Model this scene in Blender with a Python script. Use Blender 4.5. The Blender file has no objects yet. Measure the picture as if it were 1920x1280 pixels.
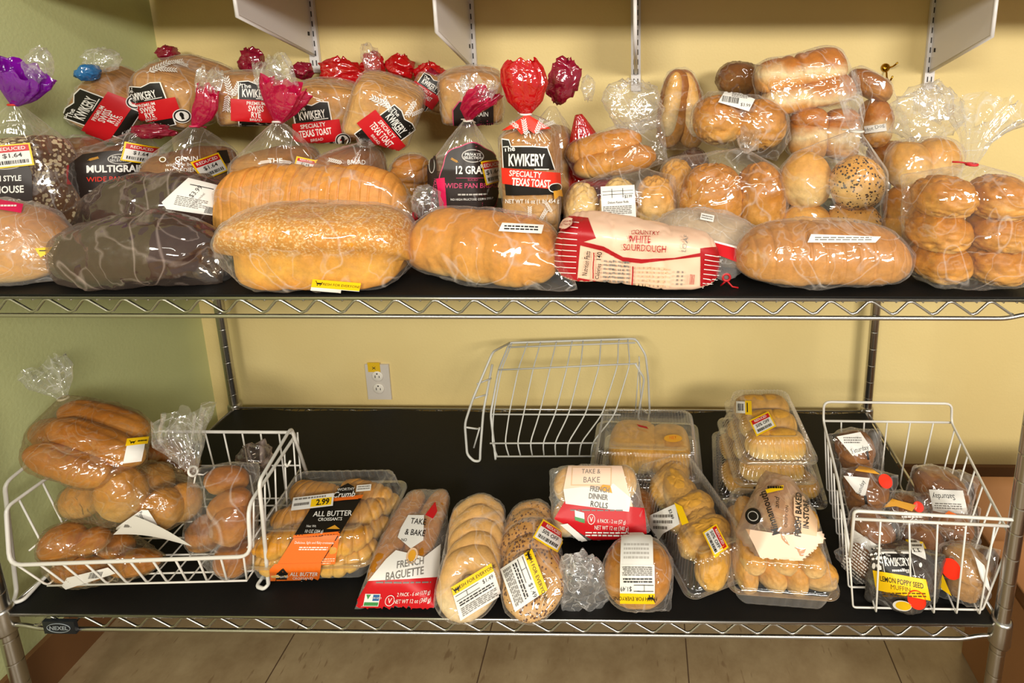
import bpy, bmesh, math, random
import numpy as np
from mathutils import Vector, Matrix, Euler
from mathutils.bvhtree import BVHTree
from mathutils.geometry import tessellate_polygon

S = bpy.context.scene
# ------------------------------------------------------------------ camera
FPX, PPX, PPY = 1055.2, 1183.8, 301.5
CAM = np.array([0.2628, -0.8418, 1.0125])
YAW, PITCH, ROLL = -0.01434, 0.19554, 0.00335
def cam_axes():
    cy, sy, cp, sp = math.cos(YAW), math.sin(YAW), math.cos(PITCH), math.sin(PITCH)
    fwd = np.array([sy*cp, cy*cp, -sp]); right = np.array([cy, -sy, 0.0]); down = np.cross(fwd, right)
    cr, sr = math.cos(ROLL), math.sin(ROLL)
    return cr*right+sr*down, -sr*right+cr*down, fwd
RT, DN, FW = cam_axes()
cd = bpy.data.cameras.new('camera'); cam = bpy.data.objects.new('camera', cd); S.collection.objects.link(cam)
M = Matrix(((RT[0], -DN[0], -FW[0], CAM[0]), (RT[1], -DN[1], -FW[1], CAM[1]), (RT[2], -DN[2], -FW[2], CAM[2]), (0, 0, 0, 1)))
cam.matrix_world = M
cd.sensor_width = 36.0; cd.lens = FPX/1920*36.0
cd.shift_x = -(PPX-960)/1920; cd.shift_y = -(640-PPY)/1920
cd.clip_start = 0.02; cd.clip_end = 50
S.camera = cam
# ------------------------------------------------------------------ light
S.view_settings.view_transform = 'Standard'; S.view_settings.look = 'None'
S.view_settings.gamma = 1.0; S.view_settings.use_curve_mapping = False
S.view_settings.exposure = -0.32
S.cycles.transparent_max_bounces = 40
S.cycles.max_bounces = 8; S.cycles.caustics_reflective = False; S.cycles.caustics_refractive = False
S.cycles.sample_clamp_indirect = 4.0
wd = bpy.data.worlds.new('shop_ambient'); S.world = wd; wd.use_nodes = True
wd.node_tree.nodes['Background'].inputs[0].default_value = (1.0, 0.93, 0.80, 1)
wd.node_tree.nodes['Background'].inputs[1].default_value = 0.42
def area(name, loc, target, sx, sy, power, col):
    ld = bpy.data.lights.new(name, 'AREA'); ld.shape = 'RECTANGLE'; ld.size = sx; ld.size_y = sy
    ld.energy = power; ld.color = col
    o = bpy.data.objects.new(name, ld); S.collection.objects.link(o); o.location = loc
    o.rotation_euler = (Vector(target)-Vector(loc)).to_track_quat('-Z', 'Y').to_euler()
    return o
area('ceiling_tube_light', (2.2, -3.1, 2.05), (0.4, 0.3, 0.4), 1.3, 0.5, 150, (1.0, 0.93, 0.82))
area('ceiling_tube_light', (-0.7, -3.2, 2.05), (0.1, 0.3, 0.4), 1.3, 0.4, 108, (1.0, 0.94, 0.83))
area('ceiling_tube_light', (0.7, -1.3, 2.2), (0.3, 0.4, 0.2), 1.3, 0.14, 16, (1.0, 0.94, 0.84))

H = 0.6272          # upper shelf above lower shelf
FLOOR = -0.335
WALLY = 0.662
LWX = -1.015

# ------------------------------------------------------------------ pixel <-> world helpers
def ray(x, y): return RT*((x-PPX)/FPX) + DN*((y-PPY)/FPX) + FW
def onY(x, y, Y): d = ray(x, y); return CAM + d*((Y-CAM[1])/d[1])
def onZ(x, y, Z): d = ray(x, y); return CAM + d*((Z-CAM[2])/d[2])
def ppm(P): return FPX/float(np.dot(np.asarray(P)-CAM, FW))
def pix(P):
    q = np.asarray(P)-CAM; z = q@FW
    return PPX+FPX*(q@RT)/z, PPY+FPX*(q@DN)/z

# ------------------------------------------------------------------ noise
def _hash(i, j, k, seed):
    n = (i*374761393 + j*668265263 + k*2147483647 + seed*974634777) & 0xFFFFFFFF
    n = ((n ^ (n >> 13))*1274126177) & 0xFFFFFFFF
    n = n ^ (n >> 16)
    return (n & 0xFFFF)/32767.5 - 1.0
def noise(P, scale=1.0, seed=0):
    P = np.asarray(P, float)*scale + 137.0
    f = np.floor(P).astype(np.int64); t = P-f; t = t*t*(3-2*t)
    r = 0
    for a in (0, 1):
        wa = t[:, 0] if a else 1-t[:, 0]
        for b in (0, 1):
            wb = t[:, 1] if b else 1-t[:, 1]
            for c in (0, 1):
                wc = t[:, 2] if c else 1-t[:, 2]
                r = r + wa*wb*wc*_hash(f[:, 0]+a, f[:, 1]+b, f[:, 2]+c, seed)
    return r
def fbm(P, scale, seed=0, o=3):
    return sum(noise(P, scale*2**i, seed+i)/2**i for i in range(o))
def ridged(P, scale, seed=0):
    return 1-np.abs(noise(P, scale, seed))*2.2

# ------------------------------------------------------------------ colours and materials
def lin(h):
    h = h.lstrip('#'); c = [int(h[i:i+2], 16)/255 for i in (0, 2, 4)]
    return tuple((x/12.92 if x <= .04045 else ((x+.055)/1.055)**2.4) for x in c)+(1.0,)
MATS = {}
def newmat(name):
    m = bpy.data.materials.new(name); m.use_nodes = True; nt = m.node_tree; nt.nodes.clear()
    out = nt.nodes.new('ShaderNodeOutputMaterial')
    def N(t, **kw):
        n = nt.nodes.new('ShaderNode'+t)
        for k, v in kw.items():
            if k in n.inputs: n.inputs[k].default_value = v
            else: setattr(n, k, v)
        return n
    def L(a, b): nt.links.new(a, b)
    return m, N, L, out
def plain(name, col, rough=.5, metal=0.0, spec=.5, bump=0, bscale=200):
    if name in MATS: return MATS[name]
    m, N, L, out = newmat(name)
    b = N('BsdfPrincipled'); b.inputs['Base Color'].default_value = lin(col); b.inputs['Roughness'].default_value = rough
    b.inputs['Metallic'].default_value = metal; b.inputs['Specular IOR Level'].default_value = spec
    if bump:
        tc = N('TexCoord'); n = N('TexNoise', Scale=bscale, Detail=3.0); bp = N('Bump', Strength=bump, Distance=.002)
        L(tc.outputs['Object'], n.inputs['Vector']); L(n.outputs[0], bp.inputs['Height']); L(bp.outputs[0], b.inputs['Normal'])
    L(b.outputs[0], out.inputs[0]); MATS[name] = m; return m
def sat(h):
    c = np.array(lin(h)[:3]); m = c.mean(); c = np.clip(m+(c-m)*1.06, .003, 1)*.90; return tuple(c)+(1.0,)
def bread(name, top, side, low=None, rough=.55, spots=None, spotscale=140, flour=0, zmix=(.25, .75), spec=.35, spotsize=.16):
    """crust: browner crown, paler flanks (Generated Z), mottled by noise; optional seeds / flakes"""
    if name in MATS: return MATS[name]
    m, N, L, out = newmat(name); b = N('BsdfPrincipled'); b.inputs['Roughness'].default_value = rough
    b.inputs['Specular IOR Level'].default_value = spec
    tc = N('TexCoord'); sx = N('SeparateXYZ'); L(tc.outputs['Generated'], sx.inputs[0])
    n1 = N('TexNoise', Scale=18.0, Detail=4.0); L(tc.outputs['Object'], n1.inputs['Vector'])
    a = N('Math', operation='MULTIPLY_ADD'); L(n1.outputs[0], a.inputs[0]); a.inputs[1].default_value = .55
    mm = N('Math', operation='ADD'); L(sx.outputs[2], a.inputs[2]); L(a.outputs[0], mm.inputs[0]); mm.inputs[1].default_value = -.27
    r = N('ValToRGB'); L(mm.outputs[0], r.inputs[0]); e = r.color_ramp.elements
    e[0].position = zmix[0]; e[0].color = sat(side); e[1].position = zmix[1]; e[1].color = sat(top)
    if low: x = r.color_ramp.elements.new(max(0.0, zmix[0]-.22)); x.color = sat(low)
    n2 = N('TexNoise', Scale=70.0, Detail=5.0, Roughness=.65); L(tc.outputs['Object'], n2.inputs['Vector'])
    mr = N('MapRange'); L(n2.outputs[0], mr.inputs[0]); mr.inputs[1].default_value = .3; mr.inputs[2].default_value = .7
    mr.inputs[3].default_value = .78; mr.inputs[4].default_value = 1.16
    mx = N('Mix', data_type='RGBA', blend_type='MULTIPLY'); mx.inputs[0].default_value = 1.0
    L(r.outputs[0], mx.inputs[6]); L(mr.outputs[0], mx.inputs[7]); col = mx.outputs[2]
    if spots:
        v = N('TexVoronoi', Scale=float(spotscale), Randomness=1.0); L(tc.outputs['Object'], v.inputs['Vector'])
        n3 = N('TexNoise', Scale=22.0, Detail=2.0); L(tc.outputs['Object'], n3.inputs['Vector'])
        th = N('MapRange'); L(n3.outputs[0], th.inputs[0]); th.inputs[1].default_value = .30; th.inputs[2].default_value = .52
        th.inputs[3].default_value = 0.0; th.inputs[4].default_value = spotsize*2
        lt = N('Math', operation='LESS_THAN'); L(v.outputs['Distance'], lt.inputs[0]); L(th.outputs[0], lt.inputs[1])
        m2 = N('Mix', data_type='RGBA'); L(lt.outputs[0], m2.inputs[0]); L(col, m2.inputs[6]); m2.inputs[7].default_value = lin(spots); col = m2.outputs[2]
    if flour:
        n4 = N('TexNoise', Scale=260.0, Detail=2.0); L(tc.outputs['Object'], n4.inputs['Vector'])
        f2 = N('MapRange'); L(n4.outputs[0], f2.inputs[0]); f2.inputs[1].default_value = .5; f2.inputs[2].default_value = .7; f2.inputs[4].default_value = flour
        f3 = N('Math', operation='MULTIPLY'); sm = N('MapRange'); L(sx.outputs[2], sm.inputs[0]); sm.inputs[1].default_value = .45; sm.inputs[2].default_value = .6
        L(f2.outputs[0], f3.inputs[0]); L(sm.outputs[0], f3.inputs[1])
        m3 = N('Mix', data_type='RGBA'); L(f3.outputs[0], m3.inputs[0]); L(col, m3.inputs[6]); m3.inputs[7].default_value = lin('#f3dca8'); col = m3.outputs[2]
    L(col, b.inputs['Base Color'])
    bp = N('Bump', Strength=.35, Distance=.003); L(n2.outputs[0], bp.inputs['Height']); L(bp.outputs[0], b.inputs['Normal'])
    L(b.outputs[0], out.inputs[0]); MATS[name] = m; return m
def film(name, haze=.10, tint='#ffffff', gloss=.10, rough=.10, hazecol='#ffffff', edge=.5, bump=.8, bscale=26.0, stretch=(1, 1, 1), opac=0.0, crease=.17, fp=3.0):
    """thin clear plastic: see-through, white haze at grazing angles, crumpled gloss"""
    if name in MATS: return MATS[name]
    m, N, L, out = newmat(name)
    tc = N('TexCoord'); mp = N('Mapping'); mp.inputs['Scale'].default_value = stretch; L(tc.outputs['Object'], mp.inputs[0])
    n1 = N('TexNoise', Scale=bscale, Detail=2.5, Roughness=.45, Distortion=.8); L(mp.outputs[0], n1.inputs['Vector'])
    ab = N('Math', operation='SUBTRACT'); L(n1.outputs[0], ab.inputs[0]); ab.inputs[1].default_value = .5
    a2 = N('Math', operation='ABSOLUTE'); L(ab.outputs[0], a2.inputs[0])
    bp = N('Bump', Strength=bump, Distance=.011); L(a2.outputs[0], bp.inputs['Height'])
    tr = N('BsdfTransparent'); tr.inputs[0].default_value = lin(tint)
    gl = N('BsdfGlossy'); gl.inputs['Roughness'].default_value = rough; gl.inputs[0].default_value = (1, 1, 1, 1); L(bp.outputs[0], gl.inputs['Normal'])
    df = N('BsdfDiffuse'); df.inputs[0].default_value = lin(hazecol); 
    tl = N('BsdfTranslucent'); tl.inputs[0].default_value = lin(hazecol)
    dm = N('MixShader'); dm.inputs[0].default_value = .4; L(df.outputs[0], dm.inputs[1]); L(tl.outputs[0], dm.inputs[2])
    lw = N('LayerWeight', Blend=.5)
    pw = N('Math', operation='POWER'); L(lw.outputs['Facing'], pw.inputs[0]); pw.inputs[1].default_value = fp
    hz = N('Math', operation='MULTIPLY_ADD'); L(pw.outputs[0], hz.inputs[0]); hz.inputs[1].default_value = edge; hz.inputs[2].default_value = haze
    cr = N('MapRange'); L(a2.outputs[0], cr.inputs[0]); cr.inputs[1].default_value = .0; cr.inputs[2].default_value = .022; cr.inputs[3].default_value = crease; cr.inputs[4].default_value = 0.0
    if crease:   # long thin fold lines, white glint streaks painted in as haze
        n3 = N('TexNoise', Scale=bscale*.45, Detail=1.0, Distortion=.6); L(mp.outputs[0], n3.inputs['Vector'])
        s3 = N('Math', operation='SUBTRACT'); L(n3.outputs[0], s3.inputs[0]); s3.inputs[1].default_value = .52
        a3 = N('Math', operation='ABSOLUTE'); L(s3.outputs[0], a3.inputs[0])
        c3 = N('MapRange'); L(a3.outputs[0], c3.inputs[0]); c3.inputs[1].default_value = .0; c3.inputs[2].default_value = .009; c3.inputs[3].default_value = crease*1.5; c3.inputs[4].default_value = 0.0
        c4 = N('Math', operation='ADD'); L(cr.outputs[0], c4.inputs[0]); L(c3.outputs[0], c4.inputs[1]); cr = c4
    h2 = N('Math', operation='ADD', use_clamp=True); L(hz.outputs[0], h2.inputs[0]); L(cr.outputs[0], h2.inputs[1])
    if opac:
        h3 = N('Math', operation='MAXIMUM'); L(h2.outputs[0], h3.inputs[0]); h3.inputs[1].default_value = opac; h2 = h3
    m1 = N('MixShader'); L(h2.outputs[0], m1.inputs[0]); L(tr.outputs[0], m1.inputs[1]); L(dm.outputs[0], m1.inputs[2])
    fr = N('LayerWeight', Blend=.5); L(bp.outputs[0], fr.inputs['Normal'])
    p2 = N('Math', operation='POWER'); L(fr.outputs['Facing'], p2.inputs[0]); p2.inputs[1].default_value = 4.0
    g2 = N('Math', operation='MULTIPLY_ADD', use_clamp=True); L(p2.outputs[0], g2.inputs[0]); g2.inputs[1].default_value = .22; g2.inputs[2].default_value = gloss
    m2 = N('MixShader'); L(g2.outputs[0], m2.inputs[0]); L(m1.outputs[0], m2.inputs[1]); L(gl.outputs[0], m2.inputs[2])
    L(m2.outputs[0], out.inputs[0]); MATS[name] = m; return m
def wallmat(name, c1, c2, bump=.25):
    m, N, L, out = newmat(name); b = N('BsdfPrincipled'); b.inputs['Roughness'].default_value = .5; b.inputs['Specular IOR Level'].default_value = .3
    tc = N('TexCoord'); n = N('TexNoise', Scale=2.2, Detail=3.0); L(tc.outputs['Object'], n.inputs['Vector'])
    r = N('ValToRGB'); L(n.outputs[0], r.inputs[0]); r.color_ramp.elements[0].position = .35; r.color_ramp.elements[1].position = .65
    r.color_ramp.elements[0].color = lin(c1); r.color_ramp.elements[1].color = lin(c2); L(r.outputs[0], b.inputs['Base Color'])
    n2 = N('TexNoise', Scale=150.0, Detail=3.0); L(tc.outputs['Object'], n2.inputs['Vector'])
    bp = N('Bump', Strength=bump, Distance=.002); L(n2.outputs[0], bp.inputs['Height']); L(bp.outputs[0], b.inputs['Normal'])
    L(b.outputs[0], out.inputs[0]); return m

# ------------------------------------------------------------------ object helpers
def mesh_obj(name, V, F, mats, parent=None, mi=None, smooth=True, origin=(0, 0, 0)):
    me = bpy.data.meshes.new(name); V = np.asarray(V, float)-np.asarray(origin, float)
    me.from_pydata(V.tolist(), [], F)
    if not isinstance(mats, (list, tuple)): mats = [mats]
    for m in mats: me.materials.append(m)
    if mi is not None: me.polygons.foreach_set('material_index', mi)
    if smooth: me.polygons.foreach_set('use_smooth', [True]*len(me.polygons))
    me.update(); o = bpy.data.objects.new(name, me); S.collection.objects.link(o)
    if parent: o.parent = parent
    return o
def tag(o, label=None, cat=None, group=None, kind=None):
    if label: o['label'] = label
    if cat: o['category'] = cat
    if group: o['group'] = group
    if kind: o['kind'] = kind
    return o
def empty(name, loc, label, cat, group=None):
    o = bpy.data.objects.new(name, None); S.collection.objects.link(o); o.location = [float(v) for v in loc]
    o.empty_display_size = .03
    return tag(o, label, cat, group)
class MB:
    """collects shapes into one mesh"""
    def __init__(s): s.V = []; s.F = []; s.mi = []; s.n = 0; s.sm = []
    def add(s, V, F, mi=0):
        V = np.asarray(V, float); s.V.append(V); s.F += [tuple(i+s.n for i in f) for f in F]; s.mi += [mi]*len(F); s.n += len(V)
    def box(s, lo, hi, mi=0, M=None):
        x0, y0, z0 = lo; x1, y1, z1 = hi
        V = np.array([(x, y, z) for x in (x0, x1) for y in (y0, y1) for z in (z0, z1)], float)
        if M is not None: V = V@np.asarray(M.to_3x3()).T + np.asarray(M.translation)
        s.add(V, [(0, 1, 3, 2), (4, 6, 7, 5), (0, 4, 5, 1), (2, 3, 7, 6), (0, 2, 6, 4), (1, 5, 7, 3)], mi)
    def tube(s, pts, r, n=8, mi=0, closed=False, cap=True):
        P = [np.asarray(p, float) for p in pts]; m = len(P); up = None; V = []
        for i in range(m):
            if closed: t = P[(i+1) % m]-P[i-1]
            else: t = P[min(i+1, m-1)]-P[max(i-1, 0)]
            t = t/(np.linalg.norm(t)+1e-12)
            if up is None: up = np.array([0, 0, 1.0]) if abs(t[2]) < .9 else np.array([0, 1.0, 0])
            a = np.cross(t, up); a /= np.linalg.norm(a)+1e-12; b = np.cross(a, t); up = b
            rr = r[i] if hasattr(r, '__len__') else r
            k = 1.0
            if 0 < i < m-1 or closed:
                t1 = P[i]-P[i-1]; t2 = P[(i+1) % m]-P[i]; t1 /= np.linalg.norm(t1)+1e-12
                k = 1.0
            for j in range(n):
                an = 2*math.pi*j/n; V.append(P[i]+(a*math.cos(an)+b*math.sin(an))*rr*k)
        F = []
        for i in range(m if closed else m-1):
            for j in range(n):
                i2 = (i+1) % m; F.append((i*n+j, i*n+(j+1) % n, i2*n+(j+1) % n, i2*n+j))
        if cap and not closed: F.append(tuple(range(n))[::-1]); F.append(tuple((m-1)*n+j for j in range(n)))
        s.add(V, F, mi)
    def lathe(s, c, prof, n=24, mi=0, axis=(0, 0, 1)):
        ax = Vector(axis).normalized(); q = Vector((0, 0, 1)).rotation_difference(ax).to_matrix(); V = []
        for r, z in prof:
            for j in range(n):
                an = 2*math.pi*j/n; V.append(np.asarray(q@Vector((r*math.cos(an), r*math.sin(an), z)))+np.asarray(c))
        F = []
        for i in range(len(prof)-1):
            for j in range(n): F.append((i*n+j, i*n+(j+1) % n, (i+1)*n+(j+1) % n, (i+1)*n+j))
        F.append(tuple(range(n))[::-1]); F.append(tuple((len(prof)-1)*n+j for j in range(n)))
        s.add(V, F, mi)
    def build(s, name, mats, parent=None, smooth=True, origin=None):
        o = np.asarray(parent.location if (parent is not None and origin is None) else (origin if origin is not None else (0, 0, 0)), float)
        ob = mesh_obj(name, np.concatenate(s.V), s.F, mats, parent, s.mi, smooth, o)
        if parent is None: ob.location = o.tolist()
        return ob
def fillet(pts, r, n=4):
    """round the corners of a polyline"""
    P = [np.asarray(p, float) for p in pts]; out = [P[0]]
    for i in range(1, len(P)-1):
        a, b, c = P[i-1], P[i], P[i+1]; u = a-b; v = c-b; lu, lv = np.linalg.norm(u), np.linalg.norm(v)
        k = min(r, lu*.45, lv*.45); p0 = b+u/lu*k; p1 = b+v/lv*k
        for j in range(n+1):
            t = j/n; out.append((1-t)**2*p0+2*t*(1-t)*b+t*t*p1)
    out.append(P[-1]); return out
def auto_smooth(o, ang=35):
    bm = bmesh.new(); bm.from_mesh(o.data); a = math.radians(ang)
    for e in bm.edges:
        if len(e.link_faces) == 2 and e.calc_face_angle(0) > a: e.smooth = False
    bm.to_mesh(o.data); bm.free()

# ================================================================== ROOM
m_wall = wallmat('pale_yellow_wall_paint', '#d8c286', '#dfcb90')
m_wall2 = wallmat('pale_green_wall_paint', '#bcc28c', '#c3c994')
m_base = plain('brown_baseboard', '#6e4a2a', .5, bump=.2, bscale=40)
def floormat():
    m, N, L, out = newmat('beige_floor_tile'); b = N('BsdfPrincipled'); b.inputs['Roughness'].default_value = .38
    tc = N('TexCoord'); n = N('TexNoise', Scale=9.0, Detail=8.0, Roughness=.7); L(tc.outputs['Object'], n.inputs['Vector'])
    r = N('ValToRGB'); L(n.outputs[0], r.inputs[0]); e = r.color_ramp.elements
    e[0].position = .3; e[0].color = lin('#7d6749'); e[1].position = .7; e[1].color = lin('#9b8766')
    mp = N('Mapping'); mp.inputs['Scale'].default_value = (90, 25, 1); mp.inputs['Rotation'].default_value = (0, 0, .9); L(tc.outputs['Object'], mp.inputs[0])
    n2 = N('TexNoise', Scale=1.0, Detail=2.0); L(mp.outputs[0], n2.inputs['Vector'])
    th = N('MapRange'); L(n2.outputs[0], th.inputs[0]); th.inputs[1].default_value = .66; th.inputs[2].default_value = .72; th.inputs[4].default_value = .55
    mx = N('Mix', data_type='RGBA'); L(th.outputs[0], mx.inputs[0]); L(r.outputs[0], mx.inputs[6]); mx.inputs[7].default_value = lin('#6b5238')
    L(mx.outputs[2], b.inputs['Base Color']); L(b.outputs[0], out.inputs[0]); return m
m_floor = floormat(); m_joint = plain('tile_joint', '#4a3420', .7)
b = MB(); b.box((-1.4, -2.6, FLOOR-.05), (2.8, .8, FLOOR))
for x in (-.55, -.09, .37, .83, 1.29): b.box((x-.0012, -2.6, FLOOR-.01), (x+.0012, .66, FLOOR+.0006), 1)
for y in (-.62, -.16, .30): b.box((-1.2, y-.0012, FLOOR-.01), (2.8, y+.0012, FLOOR+.0006), 1)
tag(b.build('floor', [m_floor, m_joint], smooth=False), 'beige mottled tile floor', None, kind='structure')
b = MB(); b.box((-1.2, WALLY, FLOOR), (2.8, WALLY+.1, 1.9)); tag(b.build('wall_back', m_wall, smooth=False), 'pale yellow painted wall', kind='structure')
b = MB(); b.box((LWX-.1, -2.2, FLOOR), (LWX, WALLY+.05, 1.9)); tag(b.build('wall_left', m_wall2, smooth=False), 'pale green painted wall', kind='structure')
b = MB(); b.box((LWX, -2.2, FLOOR), (LWX+.012, WALLY, FLOOR+.115)); tag(b.build('baseboard_left', m_base, smooth=False), kind='structure')
b = MB(); b.box((LWX+.012, WALLY-.012, FLOOR), (2.8, WALLY, FLOOR+.115)); tag(b.build('baseboard_back', m_base, smooth=False), kind='structure')

# ---------------------------------------------------------------- wall strips, brackets, board
m_white = plain('white_enamel', '#d9d6d6', .35); m_slot = plain('dark_slot', '#2a2624', .8)
BR = [(-.592, 1.0), (-.177, .967), (.254, .95), (1.02, .953)]
side = ['above the stacked swiss rye loaves, first from the green wall', 'above the red-tailed bags, second from the green wall',
        'seen edge-on above the bare wall, third from the green wall', 'above the clear crumpled bags at the right']
for i, (x, zb) in enumerate(BR):
    e = empty('slotted_strip', (x, WALLY-.001, zb-.045), 'white slotted wall strip '+side[i], 'wall strip', 'slotted strips on the yellow wall')
    b = MB(); zb2 = zb-.045
    b.box((x-.0125, WALLY-.011, zb2), (x+.0125, WALLY-.001, 1.5)); o = b.build('rail', m_white, e, smooth=False)
    b = MB(); z = zb2+.018
    while z < 1.35:
        for s in (-.005, .005): b.box((x+s-.0013, WALLY-.0116, z), (x+s+.0013, WALLY-.0108, z+.014))
        z += .025
    b.build('slots', m_slot, e, smooth=False)
    e2 = empty('shelf_bracket', (x, WALLY-.012, zb), 'white tapered metal shelf bracket '+side[i], 'shelf bracket', 'brackets of the wall shelf')
    t = .0022; d = .245 if i else .27
    prof = [(WALLY-.012, zb), (WALLY-.012-d, zb+.085), (WALLY-.012-d, 1.148), (WALLY-.012, 1.148)]
    V = [(x-t, y, z) for y, z in prof]+[(x+t, y, z) for y, z in prof]
    b = MB(); b.add(V, [(0, 1, 2, 3), (7, 6, 5, 4), (0, 4, 5, 1), (1, 5, 6, 2), (2, 6, 7, 3), (3, 7, 4, 0)])
    b.build('plate', m_white, e2, smooth=False)
    b = MB(); b.tube([(x, prof[0][0], prof[0][1]), (x, prof[1][0], prof[1][1]), (x, prof[2][0], prof[2][1])], .0045, 8); b.build('rolled_edge', m_white, e2)
    b = MB(); b.box((x-t-.0008, WALLY-.032, zb+.05), (x+t+.0008, WALLY-.024, zb+.06)); b.build('tab_hole', m_slot, e2, smooth=False)
b = MB(); b.box((-1.0, WALLY-.37, 1.15), (1.6, WALLY-.003, 1.17)); tag(b.build('wall_shelf_board', plain('shelf_board_laminate', '#c9b48a', .5), smooth=False, origin=(.3, WALLY-.18, 1.15)), 'wall shelf board resting on the white brackets', 'shelf')

# ---------------------------------------------------------------- outlet
m_plate = plain('outlet_plastic', '#c9c2b8', .4); m_tape = plain('yellow_tape', '#d9b018', .6); m_ink = plain('black_ink', '#15120f', .7)
oc = np.array([-.511, WALLY, .048])
e = empty('power_outlet', oc, 'grey duplex power outlet on the wall with yellow tape', 'power outlet')
b = MB(); b.box((oc[0]-.035, WALLY-.006, oc[2]-.057), (oc[0]+.035, WALLY, oc[2]+.057)); o = b.build('cover_plate', m_plate, e, smooth=False)
for dz in (.02, -.02):
    b = MB(); b.lathe((oc[0], WALLY-.006, oc[2]+dz), [(.0165, 0), (.0165, .002), (.015, .003)], 24, 0, (0, -1, 0))
    for dx, h in ((-.006, .008), (.006, .0065)): b.box((oc[0]+dx-.001, WALLY-.0095, oc[2]+dz-.004), (oc[0]+dx+.001, WALLY-.0089, oc[2]+dz-.004+h), 1)
    b.lathe((oc[0], WALLY-.0085, oc[2]+dz+.009), [(.0024, 0), (.0024, .0008)], 10, 1, (0, -1, 0))
    b.build('receptacle', [plain('outlet_face', '#ded8cc', .4), m_slot], e)
b = MB(); b.box((oc[0]-.026, WALLY-.0075, oc[2]+.034), (oc[0]+.010, WALLY-.0062, oc[2]+.064))
for a in (.7, -.7):
    for s in (-1,): 
        dx, dz = math.cos(a)*.006, math.sin(a)*.006; cx, cz = oc[0]-.008, oc[2]+.047
        b.tube([(cx-dx, WALLY-.0078, cz-dz), (cx+dx, WALLY-.0078, cz+dz)], .0008, 6, 1)
b.build('yellow_tape', [m_tape, m_ink], e, smooth=False)
# brass hook
hk = onY(1663, 133, WALLY-.012)
e = empty('wall_hook', (hk[0], WALLY, hk[2]), 'small brass hook screwed into the yellow wall', 'hook')
m_brass = plain('brass', '#b98a2a', .25, 1.0)
b = MB(); b.lathe((hk[0], WALLY, hk[2]+.008), [(.0115, 0), (.0115, .003), (.009, .007), (.0, .009)], 20, 0, (0, -1, 0)); b.build('rosette', m_brass, e)
b = MB(); x, z = hk[0], hk[2]; b.tube(fillet([(x, WALLY-.007, z+.006), (x-.002, WALLY-.02, z-.02), (x, WALLY-.035, z-.026), (x+.003, WALLY-.042, z-.012)], .008), .0024, 8)
b.tube(fillet([(x+.006, WALLY-.007, z+.008), (x+.012, WALLY-.02, z+.012), (x+.018, WALLY-.03, z+.022)], .006), .0022, 8); b.build('prong', m_brass, e)

# ================================================================== WIRE SHELVING
m_chrome = plain('zinc_chrome', '#b9b6b0', .28, 1.0)
m_mat = plain('black_liner', '#0b0a09', .6, spec=.25, bump=.1, bscale=300); m_badge = plain('badge_plastic', '#12181f', .4); m_badge_ink = plain('badge_ink', '#8e969c', .5)
hw = .9145; DEP = .61
sh = empty('wire_shelving', (0, DEP/2, FLOOR), 'chrome wire shelving unit with two loaded shelves against the wall', 'shelving')
for (x, y) in ((-hw, 0), (hw, 0), (-hw, DEP), (hw, DEP)):
    b = MB(); prof = [(.0127, 0)]; z = .02; top = H+.05-FLOOR
    while z < top-.02:
        prof += [(.0127, z-.003), (.0127, z-.0009), (.0124, z-.0005), (.0124, z+.0005), (.0127, z+.0009), (.0127, z+.003)]; z += .0508
    prof += [(.0127, top), (.009, top+.004)]
    b.lathe((x, y, FLOOR), prof, 20); po = b.build('post', m_chrome, sh); auto_smooth(po, 60)
    for zz in (0.0, H):
        b = MB(); b.lathe((x, y, zz-.040), [(.0135, -.006), (.0175, -.004), (.0185, 0), (.0175, .042), (.0165, .046), (.0132, .048)], 24)
        c = b.build('collar', m_chrome, sh); c.parent = po
    b = MB(); b.lathe((x, y, FLOOR+.0), [(.016, 0), (.016, .012), (.0135, .02)], 20); c = b.build('foot', m_slot, sh); c.parent = po
def truss(b, A, B, z, inset, r=.0023):
    """sawtooth bent wire between two rails from A to B (horizontal)"""
    A = np.array(A, float); B = np.array(B, float); Ld = np.linalg.norm(B-A); u = (B-A)/Ld; pts = []; s = inset; per = .0635
    while s < Ld-inset:
        for ds, zz in ((0, -.0275), (.004, -.0285), (.010, -.026), (.026, -.0085), (.031, -.007), (.036, -.0085)):
            if s+ds < Ld-inset: pts.append(np.append((A+u*(s+ds))[:2], z+zz))
        s += per
    b.tube(pts, r, 6)
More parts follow.
